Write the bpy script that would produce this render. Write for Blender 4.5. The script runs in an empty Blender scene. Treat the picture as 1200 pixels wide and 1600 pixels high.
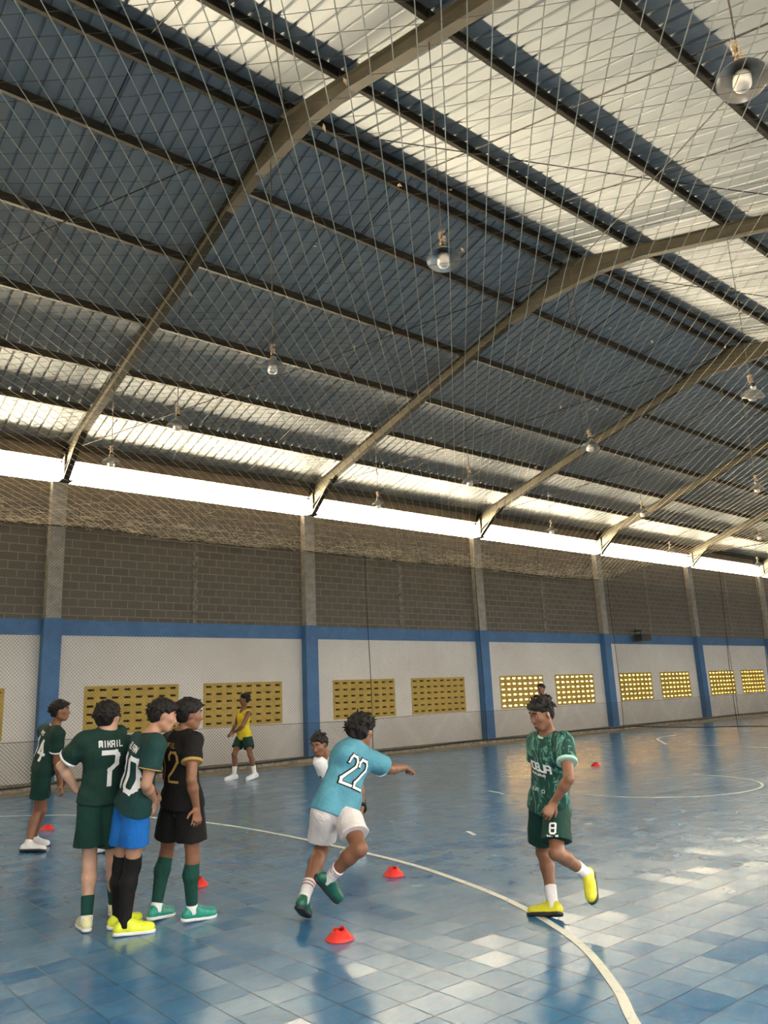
import bpy, bmesh, math, random
import numpy as np
from mathutils import Vector, Matrix
from mathutils.bvhtree import BVHTree
random.seed(7); rng = np.random.default_rng(5)
SC = bpy.context.scene; COL = SC.collection
# ------------------------------------------------------------------ camera
cam_d = bpy.data.cameras.new('camera'); cam = bpy.data.objects.new('camera', cam_d); COL.objects.link(cam)
cam_d.sensor_fit = 'HORIZONTAL'; cam_d.sensor_width = 36.0; cam_d.lens = 36.518; cam_d.clip_end = 400
_F = Vector((0.62585715, 0.74471235, 0.23174627)); _R = Vector((0.77143653, -0.63482838, -0.0433428)); _U = Vector((-0.11484119, -0.20590394, 0.9718102))
M = Matrix(((_R.x, _U.x, -_F.x), (_R.y, _U.y, -_F.y), (_R.z, _U.z, -_F.z))).to_4x4(); M.translation = (0, 0, 1.6)
cam.matrix_world = M; SC.camera = cam
# ------------------------------------------------------------------ view, sky, light
SC.view_settings.view_transform = 'Standard'; SC.view_settings.look = 'None'
SC.view_settings.gamma = 1.0; SC.view_settings.use_curve_mapping = False; SC.view_settings.exposure = 0.95
SKY_SUN = 90.0
SKY_FAR, SKY_NEAR = 60.0, 2.3
def build_world():
    w = bpy.data.worlds.new('sky'); SC.world = w; w.use_nodes = True
    nt = w.node_tree; nt.nodes.clear()
    tc = nt.nodes.new('ShaderNodeTexCoord'); sp = nt.nodes.new('ShaderNodeSeparateXYZ')
    nt.links.new(tc.outputs['Generated'], sp.inputs[0])
    mr = nt.nodes.new('ShaderNodeMapRange'); mr.inputs[1].default_value = -.35; mr.inputs[2].default_value = .35
    nt.links.new(sp.outputs[1], mr.inputs[0])
    mx = nt.nodes.new('ShaderNodeMix'); mx.data_type = 'RGBA'
    mx.inputs[6].default_value = (SKY_NEAR*1.0, SKY_NEAR*.94, SKY_NEAR*.86, 1)       # the cool side of the sky
    mx.inputs[7].default_value = (SKY_FAR*1.1, SKY_FAR*.90, SKY_FAR*.60, 1)       # the warm, hazy side where the sun stands
    nt.links.new(mr.outputs[0], mx.inputs[0])
    # below the horizon on that side lies darker ground
    gd = nt.nodes.new('ShaderNodeMapRange'); gd.inputs[1].default_value = -.10; gd.inputs[2].default_value = .05; gd.inputs[3].default_value = .07; nt.links.new(sp.outputs[2], gd.inputs[0])
    nc = nt.nodes.new('ShaderNodeVectorMath'); nc.operation = 'SCALE'; nc.inputs[0].default_value = mx.inputs[6].default_value[:3]; nt.links.new(gd.outputs[0], nc.inputs['Scale']); nt.links.new(nc.outputs[0], mx.inputs[6])
    # a broad glow low in the sky round the hidden sun, beyond the far wall on the left
    dt = nt.nodes.new('ShaderNodeVectorMath'); dt.operation = 'DOT_PRODUCT'; dt.inputs[1].default_value = (-.68, .72, .12); nt.links.new(tc.outputs['Generated'], dt.inputs[0])
    gl = nt.nodes.new('ShaderNodeMapRange'); gl.interpolation_type = 'SMOOTHSTEP'; gl.inputs[1].default_value = .70; gl.inputs[2].default_value = 1.0; nt.links.new(dt.outputs['Value'], gl.inputs[0])
    ad = nt.nodes.new('ShaderNodeMix'); ad.data_type = 'RGBA'; ad.blend_type = 'ADD'; ad.inputs[0].default_value = 1
    gc = nt.nodes.new('ShaderNodeMix'); gc.data_type = 'RGBA'; gc.inputs[6].default_value = (0, 0, 0, 1); gc.inputs[7].default_value = (SKY_SUN, SKY_SUN*.82, SKY_SUN*.55, 1)
    nt.links.new(gl.outputs[0], gc.inputs[0]); nt.links.new(mx.outputs[2], ad.inputs[6]); nt.links.new(gc.outputs[2], ad.inputs[7]); mx = ad
    bg = nt.nodes.new('ShaderNodeBackground'); out = nt.nodes.new('ShaderNodeOutputWorld')
    nt.links.new(mx.outputs[2], bg.inputs[0]); nt.links.new(bg.outputs[0], out.inputs[0])
    w.cycles.sampling_method = 'AUTOMATIC'
build_world()
def portal(name, loc, rot, sx, sy):
    l = bpy.data.lights.new(name, 'AREA'); l.shape = 'RECTANGLE'; l.size = sx; l.size_y = sy; l.cycles.is_portal = True
    o = bpy.data.objects.new(name, l); COL.objects.link(o); o.location = loc; o.rotation_euler = rot
portal('daylight_through_far_slot', (21, 19.3, 7.25), (-math.pi/2, 0, 0), 62, 1.1)
portal('fill_light_through_near_side', (21, -1.9, 4.0), (math.pi/2, 0, 0), 62, 6.8)  # unseen near side opened up to bring fill light into the hall
# ------------------------------------------------------------------ helpers
def link(o, parent=None):
    COL.objects.link(o)
    if parent is not None: o.parent = parent
    return o
def tag(o, label=None, cat=None, group=None, kind=None):
    if label: o['label'] = label
    if cat: o['category'] = cat
    if group: o['group'] = group
    if kind: o['kind'] = kind
    return o
def empty(name, loc, label=None, cat=None, group=None, rot=(0, 0, 0)):
    o = bpy.data.objects.new(name, None); o.empty_display_size = .1; link(o); o.location = loc; o.rotation_euler = rot
    return tag(o, label, cat, group)
def mesh_obj(name, V, Fc, mat, parent=None, smooth=False, loc=None):
    me = bpy.data.meshes.new(name); me.from_pydata([tuple(v) for v in V], [], [tuple(f) for f in Fc]); me.update()
    if smooth: me.shade_smooth()
    me.materials.append(mat); o = bpy.data.objects.new(name, me); link(o, parent)
    if loc is not None: o.location = loc
    return o
class MB:
    """collects shapes that end up as one mesh"""
    def __init__(s): s.V = []; s.F = []
    def add(s, V, F):
        n = len(s.V); s.V += [tuple(v) for v in V]; s.F += [tuple(i + n for i in f) for f in F]; return s
    def box(s, x0, x1, y0, y1, z0, z1):
        V = [(x, y, z) for x in (x0, x1) for y in (y0, y1) for z in (z0, z1)]
        return s.add(V, [(0,1,3,2),(4,6,7,5),(0,4,5,1),(2,3,7,6),(0,2,6,4),(1,5,7,3)])
    def tube(s, pts, r, n=6, closed_ends=True, r2=None):
        pts = [Vector(p) for p in pts]; V = []; F = []; k = len(pts)
        for i, p in enumerate(pts):
            d = (pts[min(i+1, k-1)] - pts[max(i-1, 0)]).normalized()
            a = d.cross(Vector((0, 0, 1)));
            if a.length < 1e-3: a = d.cross(Vector((1, 0, 0)))
            a.normalize(); b = d.cross(a)
            rr = r if r2 is None else r + (r2 - r)*i/(k-1)
            for j in range(n):
                t = 2*math.pi*j/n; V.append(p + (a*math.cos(t) + b*math.sin(t))*rr)
        for i in range(k-1):
            for j in range(n):
                F.append((i*n+j, i*n+(j+1) % n, (i+1)*n+(j+1) % n, (i+1)*n+j))
        if closed_ends: F.append(tuple(range(n))[::-1]); F.append(tuple((k-1)*n+j for j in range(n)))
        return s.add(V, F)
    def lathe(s, prof, n=24, c=(0, 0, 0), jag=0):
        V = []; F = []; k = len(prof)
        for (r, z) in prof:
            for j in range(n):
                t = 2*math.pi*j/n; V.append((c[0]+r*math.cos(t), c[1]+r*math.sin(t), c[2]+z))
        for i in range(k-1):
            for j in range(n): F.append((i*n+j, i*n+(j+1) % n, (i+1)*n+(j+1) % n, (i+1)*n+j))
        return s.add(V, F)
    def prism(s, poly, axis, a, b):
        """poly: outline in the other two axes, extruded from a to b along axis"""
        def P(u, v, w):
            return {'x': (w, u, v), 'y': (u, w, v), 'z': (u, v, w)}[axis]
        n = len(poly); V = [P(u, v, a) for u, v in poly] + [P(u, v, b) for u, v in poly]
        F = [tuple(range(n))[::-1], tuple(range(n, 2*n))] + [(i, (i+1) % n, n+(i+1) % n, n+i) for i in range(n)]
        return s.add(V, F)
    def build(s, name, mat, parent=None, smooth=False, loc=None):
        o = mesh_obj(name, s.V, s.F, mat, parent, smooth, loc)
        bm = bmesh.new(); bm.from_mesh(o.data); bmesh.ops.recalc_face_normals(bm, faces=bm.faces); bm.to_mesh(o.data); bm.free()
        return o
# ------------------------------------------------------------------ materials
class NT:
    def __init__(s, name, base=(.5, .5, .5), rough=.6, metal=0.0, spec=.5):
        s.m = bpy.data.materials.new(name); s.m.use_nodes = True; s.t = s.m.node_tree; s.b = s.t.nodes['Principled BSDF']
        s.b.inputs['Base Color'].default_value = (*base, 1); s.b.inputs['Roughness'].default_value = rough
        s.b.inputs['Metallic'].default_value = metal; s.b.inputs['Specular IOR Level'].default_value = spec
        s._c = None
    def n(s, kind, **kw):
        nd = s.t.nodes.new(kind)
        for k, v in kw.items(): setattr(nd, k, v)
        return nd
    def l(s, a, b): s.t.links.new(a, b)
    def coord(s, scale=(1, 1, 1), rot=(0, 0, 0), loc=(0, 0, 0)):
        tc = s.n('ShaderNodeTexCoord'); mp = s.n('ShaderNodeMapping')
        mp.inputs['Scale'].default_value = scale; mp.inputs['Rotation'].default_value = rot; mp.inputs['Location'].default_value = loc
        s.l(tc.outputs['Object'], mp.inputs[0]); return mp.outputs[0]
    def noise(s, scale, detail=4, rough=.55, dist=0, vec=None, w=None):
        nd = s.n('ShaderNodeTexNoise'); nd.inputs['Scale'].default_value = scale; nd.inputs['Detail'].default_value = detail
        nd.inputs['Roughness'].default_value = rough; nd.inputs['Distortion'].default_value = dist
        s.l(vec if vec is not None else s.coord(), nd.inputs['Vector']); return nd.outputs[0]
    def ramp(s, fac, stops, interp='LINEAR'):
        r = s.n('ShaderNodeValToRGB'); r.color_ramp.interpolation = interp; e = r.color_ramp.elements
        while len(e) < len(stops): e.new(.5)
        for i, (p, c) in enumerate(stops): e[i].position = p; e[i].color = (*c, 1) if len(c) == 3 else c
        s.l(fac, r.inputs[0]); return r.outputs[0]
    def mix(s, fac, a, b, mode='MIX'):
        m = s.n('ShaderNodeMix', data_type='RGBA', blend_type=mode)
        for sock, v in ((0, fac), (6, a), (7, b)):
            if hasattr(v, 'links'): s.l(v, m.inputs[sock])
            else: m.inputs[sock].default_value = v if sock == 0 else (*v, 1)
        return m.outputs[2]
    def math(s, op, a, b=0.0, c=None):
        m = s.n('ShaderNodeMath', operation=op)
        for i, v in enumerate((a, b) if c is None else (a, b, c)):
            if hasattr(v, 'links'): s.l(v, m.inputs[i])
            else: m.inputs[i].default_value = v
        return m.outputs[0]
    def color(s, c): s.l(c, s.b.inputs['Base Color']); return s
    def rough(s, c): s.l(c, s.b.inputs['Roughness']); return s
    def bump(s, h, strength=.3, dist=.02):
        b = s.n('ShaderNodeBump'); b.inputs['Strength'].default_value = strength; b.inputs['Distance'].default_value = dist
        s.l(h, b.inputs['Height']); s.l(b.outputs[0], s.b.inputs['Normal']); return s
def plain(name, c, rough=.6, metal=0, var=.15, scale=12, bump=0, spec=.5):
    t = NT(name, c, rough, metal, spec); nz = t.noise(scale, 5)
    d = tuple(x*(1-var) for x in c); u = tuple(min(1, x*(1+var)) for x in c)
    t.color(t.ramp(nz, [(.3, d), (.7, u)]))
    if bump: t.bump(nz, bump, .01)
    return t.m
MAT = {}
def m_floor():
    t = NT('blue court tiles', (.03, .14, .30), .33, 0, .7)
    v = t.coord(loc=(-.28, -.13, 0)); sp = t.n('ShaderNodeSeparateXYZ'); t.l(v, sp.inputs[0])
    T = .2475
    fx, fy = t.math('DIVIDE', sp.outputs[0], T), t.math('DIVIDE', sp.outputs[1], T)
    ix, iy = t.math('FLOOR', fx), t.math('FLOOR', fy)
    cb = t.n('ShaderNodeCombineXYZ'); t.l(ix, cb.inputs[0]); t.l(iy, cb.inputs[1])
    wn = t.n('ShaderNodeTexWhiteNoise', noise_dimensions='2D'); t.l(cb.outputs[0], wn.inputs[0])
    # joints
    def edge(f):
        fr = t.math('FRACT', f); return t.math('MINIMUM', fr, t.math('SUBTRACT', 1.0, fr))
    e = t.math('MINIMUM', edge(fx), edge(fy)); joint = t.math('LESS_THAN', e, .014)
    big = t.noise(.45, 4); mott = t.noise(3.0, 6, .65, .6)
    scuff = t.noise(2.2, 7, .7, 2.5, vec=t.coord((1.0, 2.6, 1)))
    c = t.ramp(mott, [(.25, (.018, .098, .255)), (.55, (.042, .170, .345)), (.82, (.09, .245, .405))])
    c = t.mix(t.math('MULTIPLY', t.ramp(big, [(.35, (0, 0, 0)), (.7, (1, 1, 1))]), .35), c, (.03, .15, .34))
    sc = t.ramp(scuff, [(.50, (0, 0, 0)), (.78, (1, 1, 1))]); c = t.mix(t.math('MULTIPLY', sc, .30), c, (.30, .40, .44))
    fine = t.noise(14, 5, .7, 1.2, vec=t.coord((1, 3.2, 1), (0, 0, .6)))
    c = t.mix(t.math('MULTIPLY', t.ramp(fine, [(.60, (0, 0, 0)), (.74, (1, 1, 1))]), .3), c, (.42, .50, .52))
    c = t.mix(t.math('MULTIPLY', wn.outputs[0], .16), c, (.10, .22, .27))
    c = t.mix(joint, c, (.018, .05, .09)); t.color(c)
    r = t.math('ADD', t.math('MULTIPLY', wn.outputs[0], .09), .12)
    r = t.math('ADD', r, t.math('MULTIPLY', mott, .10)); r = t.math('ADD', r, t.math('MULTIPLY', joint, .3)); t.rough(r)
    # each tile lies at its own slight tilt, and is a little bowed
    sub = t.n('ShaderNodeVectorMath', operation='SUBTRACT'); t.l(wn.outputs[1], sub.inputs[0]); sub.inputs[1].default_value = (.5, .5, .5)
    mul = t.n('ShaderNodeVectorMath', operation='MULTIPLY'); t.l(sub.outputs[0], mul.inputs[0]); mul.inputs[1].default_value = (.034, .034, 0)
    geo = t.n('ShaderNodeNewGeometry'); add = t.n('ShaderNodeVectorMath', operation='ADD'); 
    t.l(geo.outputs['Normal'], add.inputs[0]); t.l(mul.outputs[0], add.inputs[1])
    nm = t.n('ShaderNodeVectorMath', operation='NORMALIZE'); t.l(add.outputs[0], nm.inputs[0])
    b = t.n('ShaderNodeBump'); b.inputs['Strength'].default_value = .25; b.inputs['Distance'].default_value = .006
    h = t.math('SUBTRACT', mott, joint); t.l(h, b.inputs['Height']); t.l(nm.outputs[0], b.inputs['Normal']); t.l(b.outputs[0], t.b.inputs['Normal'])
    return t.m
MAT['floor'] = m_floor()
def m_beige():
    t = NT('beige concrete apron', (.4, .33, .2), .5); n = t.noise(2.5, 6); t.color(t.ramp(n, [(.3, (.20, .16, .09)), (.7, (.40, .33, .20))])); return t.m
MAT['apron'] = m_beige()
def m_white():
    t = NT('off-white wall paint', (.7, .68, .62), .75); a = t.noise(.6, 6, .65); b = t.noise(5, 6, .7, 1.5, vec=t.coord((1, 1, .35)))
    c = t.ramp(a, [(.3, (.72, .68, .62)), (.7, (.85, .82, .77))])
    c = t.mix(t.math('MULTIPLY', t.ramp(b, [(.60, (0, 0, 0)), (.75, (1, 1, 1))]), .45), c, (.40, .37, .32))
    # greyer low down near the floor
    sp = t.n('ShaderNodeSeparateXYZ'); t.l(t.coord(), sp.inputs[0]); low = t.ramp(sp.outputs[2], [(0.0, (1, 1, 1)), (.9, (0, 0, 0))])
    c = t.mix(t.math('MULTIPLY', low, .35), c, (.42, .40, .36)); t.color(c); t.bump(b, .15, .01); return t.m
MAT['white'] = m_white()
def m_blue():
    t = NT('blue wall paint', (.05, .2, .45), .5); a = t.noise(2.2, 6, .7, .8)
    t.color(t.ramp(a, [(.3, (.028, .125, .30)), (.6, (.045, .18, .40)), (.8, (.10, .24, .44))])); return t.m
MAT['blue'] = m_blue()
def m_block():
    t = NT('bare concrete blocks', (.2, .18, .15), .9)
    tc = t.n('ShaderNodeTexCoord'); sp = t.n('ShaderNodeSeparateXYZ'); t.l(tc.outputs['Object'], sp.inputs[0])
    cb = t.n('ShaderNodeCombineXYZ'); t.l(sp.outputs[0], cb.inputs[0]); t.l(sp.outputs[2], cb.inputs[1])
    br = t.n('ShaderNodeTexBrick'); t.l(cb.outputs[0], br.inputs['Vector'])
    br.inputs['Scale'].default_value = 1; br.inputs['Mortar Size'].default_value = .012; br.inputs['Mortar Smooth'].default_value = .3
    br.inputs['Brick Width'].default_value = .40; br.inputs['Row Height'].default_value = .20
    br.inputs['Color1'].default_value = (.125, .110, .088, 1); br.inputs['Color2'].default_value = (.17, .150, .122, 1); br.inputs['Mortar'].default_value = (.36, .32, .26, 1)
    a = t.noise(1.2, 6, .7); g = t.noise(30, 3)
    c = t.mix(t.math('MULTIPLY', t.ramp(a, [(.35, (0, 0, 0)), (.7, (1, 1, 1))]), .55), br.outputs[0], (.145, .128, .104))
    c = t.mix(t.math('MULTIPLY', g, .3), c, (.2, .18, .15)); t.color(c); t.bump(t.math('ADD', br.outputs[1], t.math('MULTIPLY', g, .4)), .6, .01); return t.m
MAT['block'] = m_block()
MAT['concrete'] = plain('grey column concrete', (.36, .34, .30), .85, 0, .25, 6, .3)
MAT['mortar'] = plain('rough mortar', (.22, .20, .165), .95, 0, .5, 9, 1.0)
def m_yellow():
    t = NT('yellow block paint', (.6, .42, .03), .55); a = t.noise(4, 6, .7); t.color(t.ramp(a, [(.3, (.42, .28, .035)), (.7, (.60, .41, .07))])); return t.m
MAT['yellow'] = m_yellow()
def m_sheet():
    t = NT('zinc roofing sheet', (.6, .6, .6), .55, .5); a = t.noise(.5, 5, .6, .4, vec=t.coord((3, .35, 1)))
    c = t.ramp(a, [(.3, (.31, .345, .37)), (.7, (.40, .43, .45))])
    d = t.noise(2.5, 6, .7); c = t.mix(t.math('MULTIPLY', t.ramp(d, [(.60, (0, 0, 0)), (.75, (1, 1, 1))]), .35), c, (.34, .31, .26)); t.color(c); return t.m
MAT['sheet'] = m_sheet()
MAT['steel'] = plain('olive painted roof steel', (.038, .032, .016), .6, .1, .35, 3, .2)
MAT['purlin'] = plain('dark grimy purlin steel', (.055, .044, .027), .6, .2, .35, 4)
MAT['eave'] = plain('light brown eaves steel', (.24, .18, .115), .7, 0, .3, 3)  # lighter and browner than the other roof steel
MAT['rod'] = plain('dark steel rod', (.04, .035, .03), .5, .6)
MAT['wire'] = plain('dark lamp cable', (.10, .08, .06), .6)
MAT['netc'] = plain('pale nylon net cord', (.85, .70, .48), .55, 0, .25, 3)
MAT['netx'] = plain('shaded net cord', (.13, .105, .07), .8, 0, .3, 3)  # cross cords: darker copy of the net cord, shade put into the colour
MAT['netw'] = plain('dark nylon net cord', (.045, .045, .035), .7)
MAT['rope'] = plain('black rope', (.03, .028, .024), .8)
MAT['alu'] = plain('spun aluminium', (.55, .53, .50), .28, .9)
MAT['bulb'] = plain('milky bulb glass', (.86, .78, .68), .3, 0, .03)
MAT['web'] = plain('dusty knotted cord', (.62, .48, .32), .9, 0, .3, 30)
MAT['red'] = plain('red plastic', (.72, .035, .025), .4, 0, .1)
MAT['black'] = plain('black plastic', (.012, .012, .012), .5)
def m_line():
    t = NT('worn white line paint', (.75, .75, .66), .4); a = t.noise(9, 5, .7, .5); t.color(t.ramp(a, [(.30, (.30, .40, .42)), (.45, (.74, .74, .64))])); return t.m
MAT['line'] = m_line()
MAT['darkbank'] = plain('dark added bank', (.04, .035, .02), .95, 0, .5, 2)
MAT['leaf'] = plain('dry leaf', (.75, .50, .26), .8, 0, .3, 40)
# ------------------------------------------------------------------ dimensions (metres)
FX = [5.66 + 7.108*i for i in range(-1, 7)]            # portal frames: first one is behind the left edge of the view
XL, XR = -7.5, 50.5
YW, YC = 18.77, 18.55                                  # wall face, column face
YN = -1.35                                             # near wall
YR, ZR, YE, ZE = 8.72, 10.40, 18.63, 7.70              # ridge and eave of the rafter line
SL = (ZR - ZE)/(YE - YR)
def zroof(y): return ZR - abs(y - YR)*SL
# ------------------------------------------------------------------ setting
def struct(o): o['kind'] = 'structure'; return o
struct(MB().box(XL, XR, YN, 17.45, -.10, 0).build('floor', MAT['floor']))
struct(MB().box(XL, XR, 17.45, YW, -.10, -.004).build('floor', MAT['apron']))
struct(MB().box(XL, XR, 18.32, YW + .01, -.01, .13).build('baseboard_far', MAT['mortar']))
VX = []                                                # vent panels: x0, x1
for i in range(0, 8):
    xb = FX[i] + .11
    VX += [(xb + .67, xb + 3.01), (xb + 3.69, xb + 6.05)]
Z0, Z1 = 1.05, 2.16
w = MB(); w.box(XL, XR, YW, YW+.14, -.02, Z0); w.box(XL, XR, YW, YW+.14, Z1, 3.34)
px = XL
for (a, b) in VX:
    if a > XR: break
    w.box(px, a, YW, YW+.14, Z0, Z1); px = b
w.box(px, XR, YW, YW+.14, Z0, Z1)
struct(w.build('wall_far', MAT['white']))
struct(MB().box(XL, XR, YW-.045, YW+.14, 3.33, 3.69).build('trim_1', MAT['blue']))
struct(MB().box(XL, XR, YW, YW+.14, 3.69, 6.97).build('wall_far_upper', MAT['block']))
for i, x in enumerate(FX[:-1]):
    m = MB(); n = 26; xs = x + .11 + 3.42
    zz = [3.69 + (6.97-3.69)*k/n for k in range(n+1)]
    for k in range(n):
        wd = .055 + .04*random.random(); o = .02*(random.random()-.5)
        m.box(xs-wd+o, xs+wd+o, YW-.012-.012*random.random(), YW+.02, zz[k], zz[k+1])
    struct(m.build('trim_%d' % (i+2), MAT['mortar']))
struct(MB().box(XL, XR, YN-.14, YN, -.02, .9).build('wall_near', MAT['white']))  # open above this low wall, an added opening for fill light
struct(MB().box(XL-.14, XL, YN-.14, YW+.14, -.02, 7.2).prism([(YN, 7.2), (YW, 7.2), (YR, 10.6)], 'x', XL-.14, XL).build('wall_left', MAT['block']))
struct(MB().box(XR, XR+.14, YN-.14, YW+.14, -.02, 7.2).prism([(YN, 7.2), (YW, 7.2), (YR, 10.6)], 'x', XR, XR+.14).build('wall_right', MAT['block']))
# vent panels: pierced yellow blocks set in the wall, each a real grille with slots
def vent(idx, a, b):
    nc, nr = 8, 6; cw = (b-a)/nc; chh = (Z1-Z0)/nr; m = MB(); y0, y1 = YW-.012, YW+.075
    hw, hh = cw*.52, .050
    for r in range(nr):
        zc = Z0 + chh*(r+.5); m.box(a, b, y0, y1, Z0+chh*r, zc-hh/2); m.box(a, b, y0, y1, zc+hh/2, Z0+chh*(r+1))
        x = a
        for c in range(nc):
            xc = a + cw*(c+.5); m.box(x, xc-hw/2, y0, y1, zc-hh/2, zc+hh/2); x = xc+hw/2
            # proud rim of the moulded block over and beside the slot
            m.box(xc-hw/2-.012, xc+hw/2+.012, y0-.014, y0+.001, zc+hh/2, zc+hh/2+.016)
        m.box(x, b, y0, y1, zc-hh/2, zc+hh/2)
    struct(m.build('window_%d' % idx, MAT['yellow']))
for i, (a, b) in enumerate(VX):
    if b < XR: vent(i+1, a, b)
tag(MB().box(20.6, 50, YW+4.0, YW+4.2, -.5, 3.0).build('added_outer_wall', plain('ochre render', (.10, .075, .035), .9)), 'dark ochre wall added outside to dim the slots of the right vent blocks', 'wall')  # wall added outside so the right slots look less bright
# bank added outside the left bays to darken the view through their slots
tag(MB().prism([(YW+.28, -.5), (YW+.30, 3.5), (YW+.6, 3.6), (YW+.9, -.5)], 'x', -7, 20.3).build('added_outer_bank', MAT['darkbank']), 'dark bank added outside to darken the slots of the left yellow vent blocks', 'bank')
# ------------------------------------------------------------------ roof
def sheet(side):
    yA = YR; yB = 20.0 if side > 0 else -2.56
    V = []; F = []; prof = []
    x = XL - .3
    while x < XR + .3:
        prof += [(x, 0), (x+.190, 0), (x+.204, .034), (x+.231, .034)]; x += .245
    off = .165
    for y in (yA, yB):
        z = zroof(y) + off
        V += [(px_, y, z+pz) for px_, pz in prof]
    n = len(prof); F = [(i, i+1, n+i+1, n+i) for i in range(n-1)]
    o = mesh_obj('ceiling', V, F, MAT['sheet']); sm = o.modifiers.new('s', 'SOLIDIFY'); sm.thickness = .003; sm.offset = 1
    return struct(o)
sheet(1); sheet(-1)
MB().prism([(YR-.25, zroof(YR-.25)+.215), (YR, ZR+.225), (YR+.25, zroof(YR+.25)+.215), (YR, ZR+.25)], 'x', XL-.3, XR+.3).build('trim_30', MAT['sheet'])['kind'] = 'structure'
YP = [18.45, 16.91, 15.41, 13.80, 12.00, 10.20, 8.93]
ordn = ['at the eaves', 'first above the eaves', 'second above the eaves', 'third above the eaves', 'fourth above the eaves', 'next below the ridge', 'at the ridge']
def purlin(y, label):
    z = zroof(y); s = 1 if y > YR else -1; t = .004
    # lipped C section: web, two flanges, two lips
    m = MB(); a, b = y - .03*s, y + .03*s; lo, hi = min(a, b), max(a, b); wy = lo if s > 0 else hi
    m.box(XL, XR, wy-.003, wy+.003, z, z+.15)
    m.box(XL, XR, lo, hi, z, z+.005); m.box(XL, XR, lo, hi, z+.145, z+.15)
    oy = hi if s > 0 else lo
    m.box(XL, XR, oy-.003, oy+.003, z, z+.022); m.box(XL, XR, oy-.003, oy+.003, z+.128, z+.15)
    tag(m.build('roof_purlin', MAT['purlin']), label, 'beam', 'roof purlins')
for y, o_ in zip(YP, ordn): purlin(y, 'long dark steel purlin under the shaded far roof slope, ' + o_)
for y, o_ in zip([2*YR - v for v in YP[::-1]], ['at the ridge', 'next below the ridge', 'second below the ridge', 'third below the ridge', 'fourth below the ridge', 'fifth below the ridge', 'at the near eaves']):
    purlin(y, 'long dark steel purlin under the bright near roof slope, ' + o_)
def frame(i, x):
    lab = ['behind the left edge of the view', 'nearest in view, crossing at upper left', 'second from the left', 'third from the left', 'fourth from the left', 'fifth from the left', 'near the right edge', 'farthest away']
    r = empty('roof_frame', (x, YR, 0), 'olive steel portal frame of the roof, ' + lab[i], 'frame', 'roof frames')
    for s in (1, -1):
        m = MB(); Y = lambda d: s*d                                   # d = distance from the ridge
        T = lambda d: ZR - d*SL
        top = [(0, T(0)), (9.95, T(9.95))]
        bot = [(9.95, T(9.95)-.20), (9.6, T(9.6)-.58), (8.5, T(8.5)-.27), (1.7, T(1.7)-.24), (.75, T(.75)-.36), (0, T(0)-.56)]
        outl = [(Y(d), z) for d, z in top + bot]
        m.prism(outl, 'x', -.006, .006)
        m.prism([(Y(0), T(0)), (Y(9.95), T(9.95)), (Y(9.95), T(9.95)-.012), (Y(0), T(0)-.012)], 'x', -.075, .075)
        for (d0, z0), (d1, z1) in zip(bot[:-1], bot[1:]):
            m.prism([(Y(d0), z0), (Y(d1), z1), (Y(d1), z1-.012), (Y(d0), z0-.012)], 'x', -.075, .075)
        m.build('rafter', MAT['steel'], r)
        c = MB(); yc = YR + s*9.72 - YR
        c.box(-.07, .07, yc-.09, yc+.09, 6.93, 7.62)
        c.prism([(yc-s*.09, 6.98), (yc-s*1.0, T(8.72)-.26), (yc-s*.09, T(9.63)-.26)], 'x', -.02, .02)
        c.prism([(yc-s*.09, 6.98), (yc-s*1.0, T(8.72)-.26), (yc-s*1.0, T(8.72)-.24), (yc-s*.07, 7.02)], 'x', -.07, .07)
        c.box(-.13, .13, yc-.14, yc+.14, 6.915, 6.94)
        c.build('post_bracket', MAT['steel'], r)
    # loose brackets (cleats) under each purlin
    c = MB()
    for y in YP + [2*YR-v for v in YP]:
        c.box(-.085, -.06, y-YR-.07, y-YR+.0, zroof(y)-.0, zroof(y)+.12)
    c.build('purlin_cleat', MAT['steel'], r)
for i, x in enumerate(FX): frame(i, x)
for yy, nm in ((18.60, 'far'), (-1.16, 'near')):
    tag(MB().box(XL, XR, yy-.05, yy+.05, 7.50, 7.86).box(XL, XR, yy-.09, yy+.09, 7.48, 7.50).build('eaves_beam', MAT['eave']), 'brown steel eaves beam over the bright slot of the %s wall' % nm, 'beam')
def column(i, x, s):
    side = 'far' if s > 0 else 'near'
    lab = ['beyond the left edge of the view', 'at the left behind the players', 'second from the left, beside the bending boy', 'third from the left', 'fourth from the left', 'fifth from the left', 'sixth from the left', 'farthest right'][i]
    xc = x - .07; r = empty('wall_column', (xc, YW if s > 0 else YN, 0), ('concrete column with blue painted foot on the far wall, ' if s > 0 else 'concrete column on the near wall, ') + lab, 'column', 'columns on the %s wall' % side)
    d = -.22*s; y0, y1 = min(0, d), max(0, d)
    MB().box(-.20, .20, y0 - (.02 if s > 0 else 0), y1 + (.02 if s < 0 else 0), 0, 3.70).build('painted_base', MAT['blue'], r)
    MB().box(-.17, .17, y0, y1, 3.70, 6.93).build('concrete_shaft', MAT['concrete'], r)
for i, x in enumerate(FX):
    column(i, x, 1)
    if i < 3: column(i, x, -1)
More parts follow.
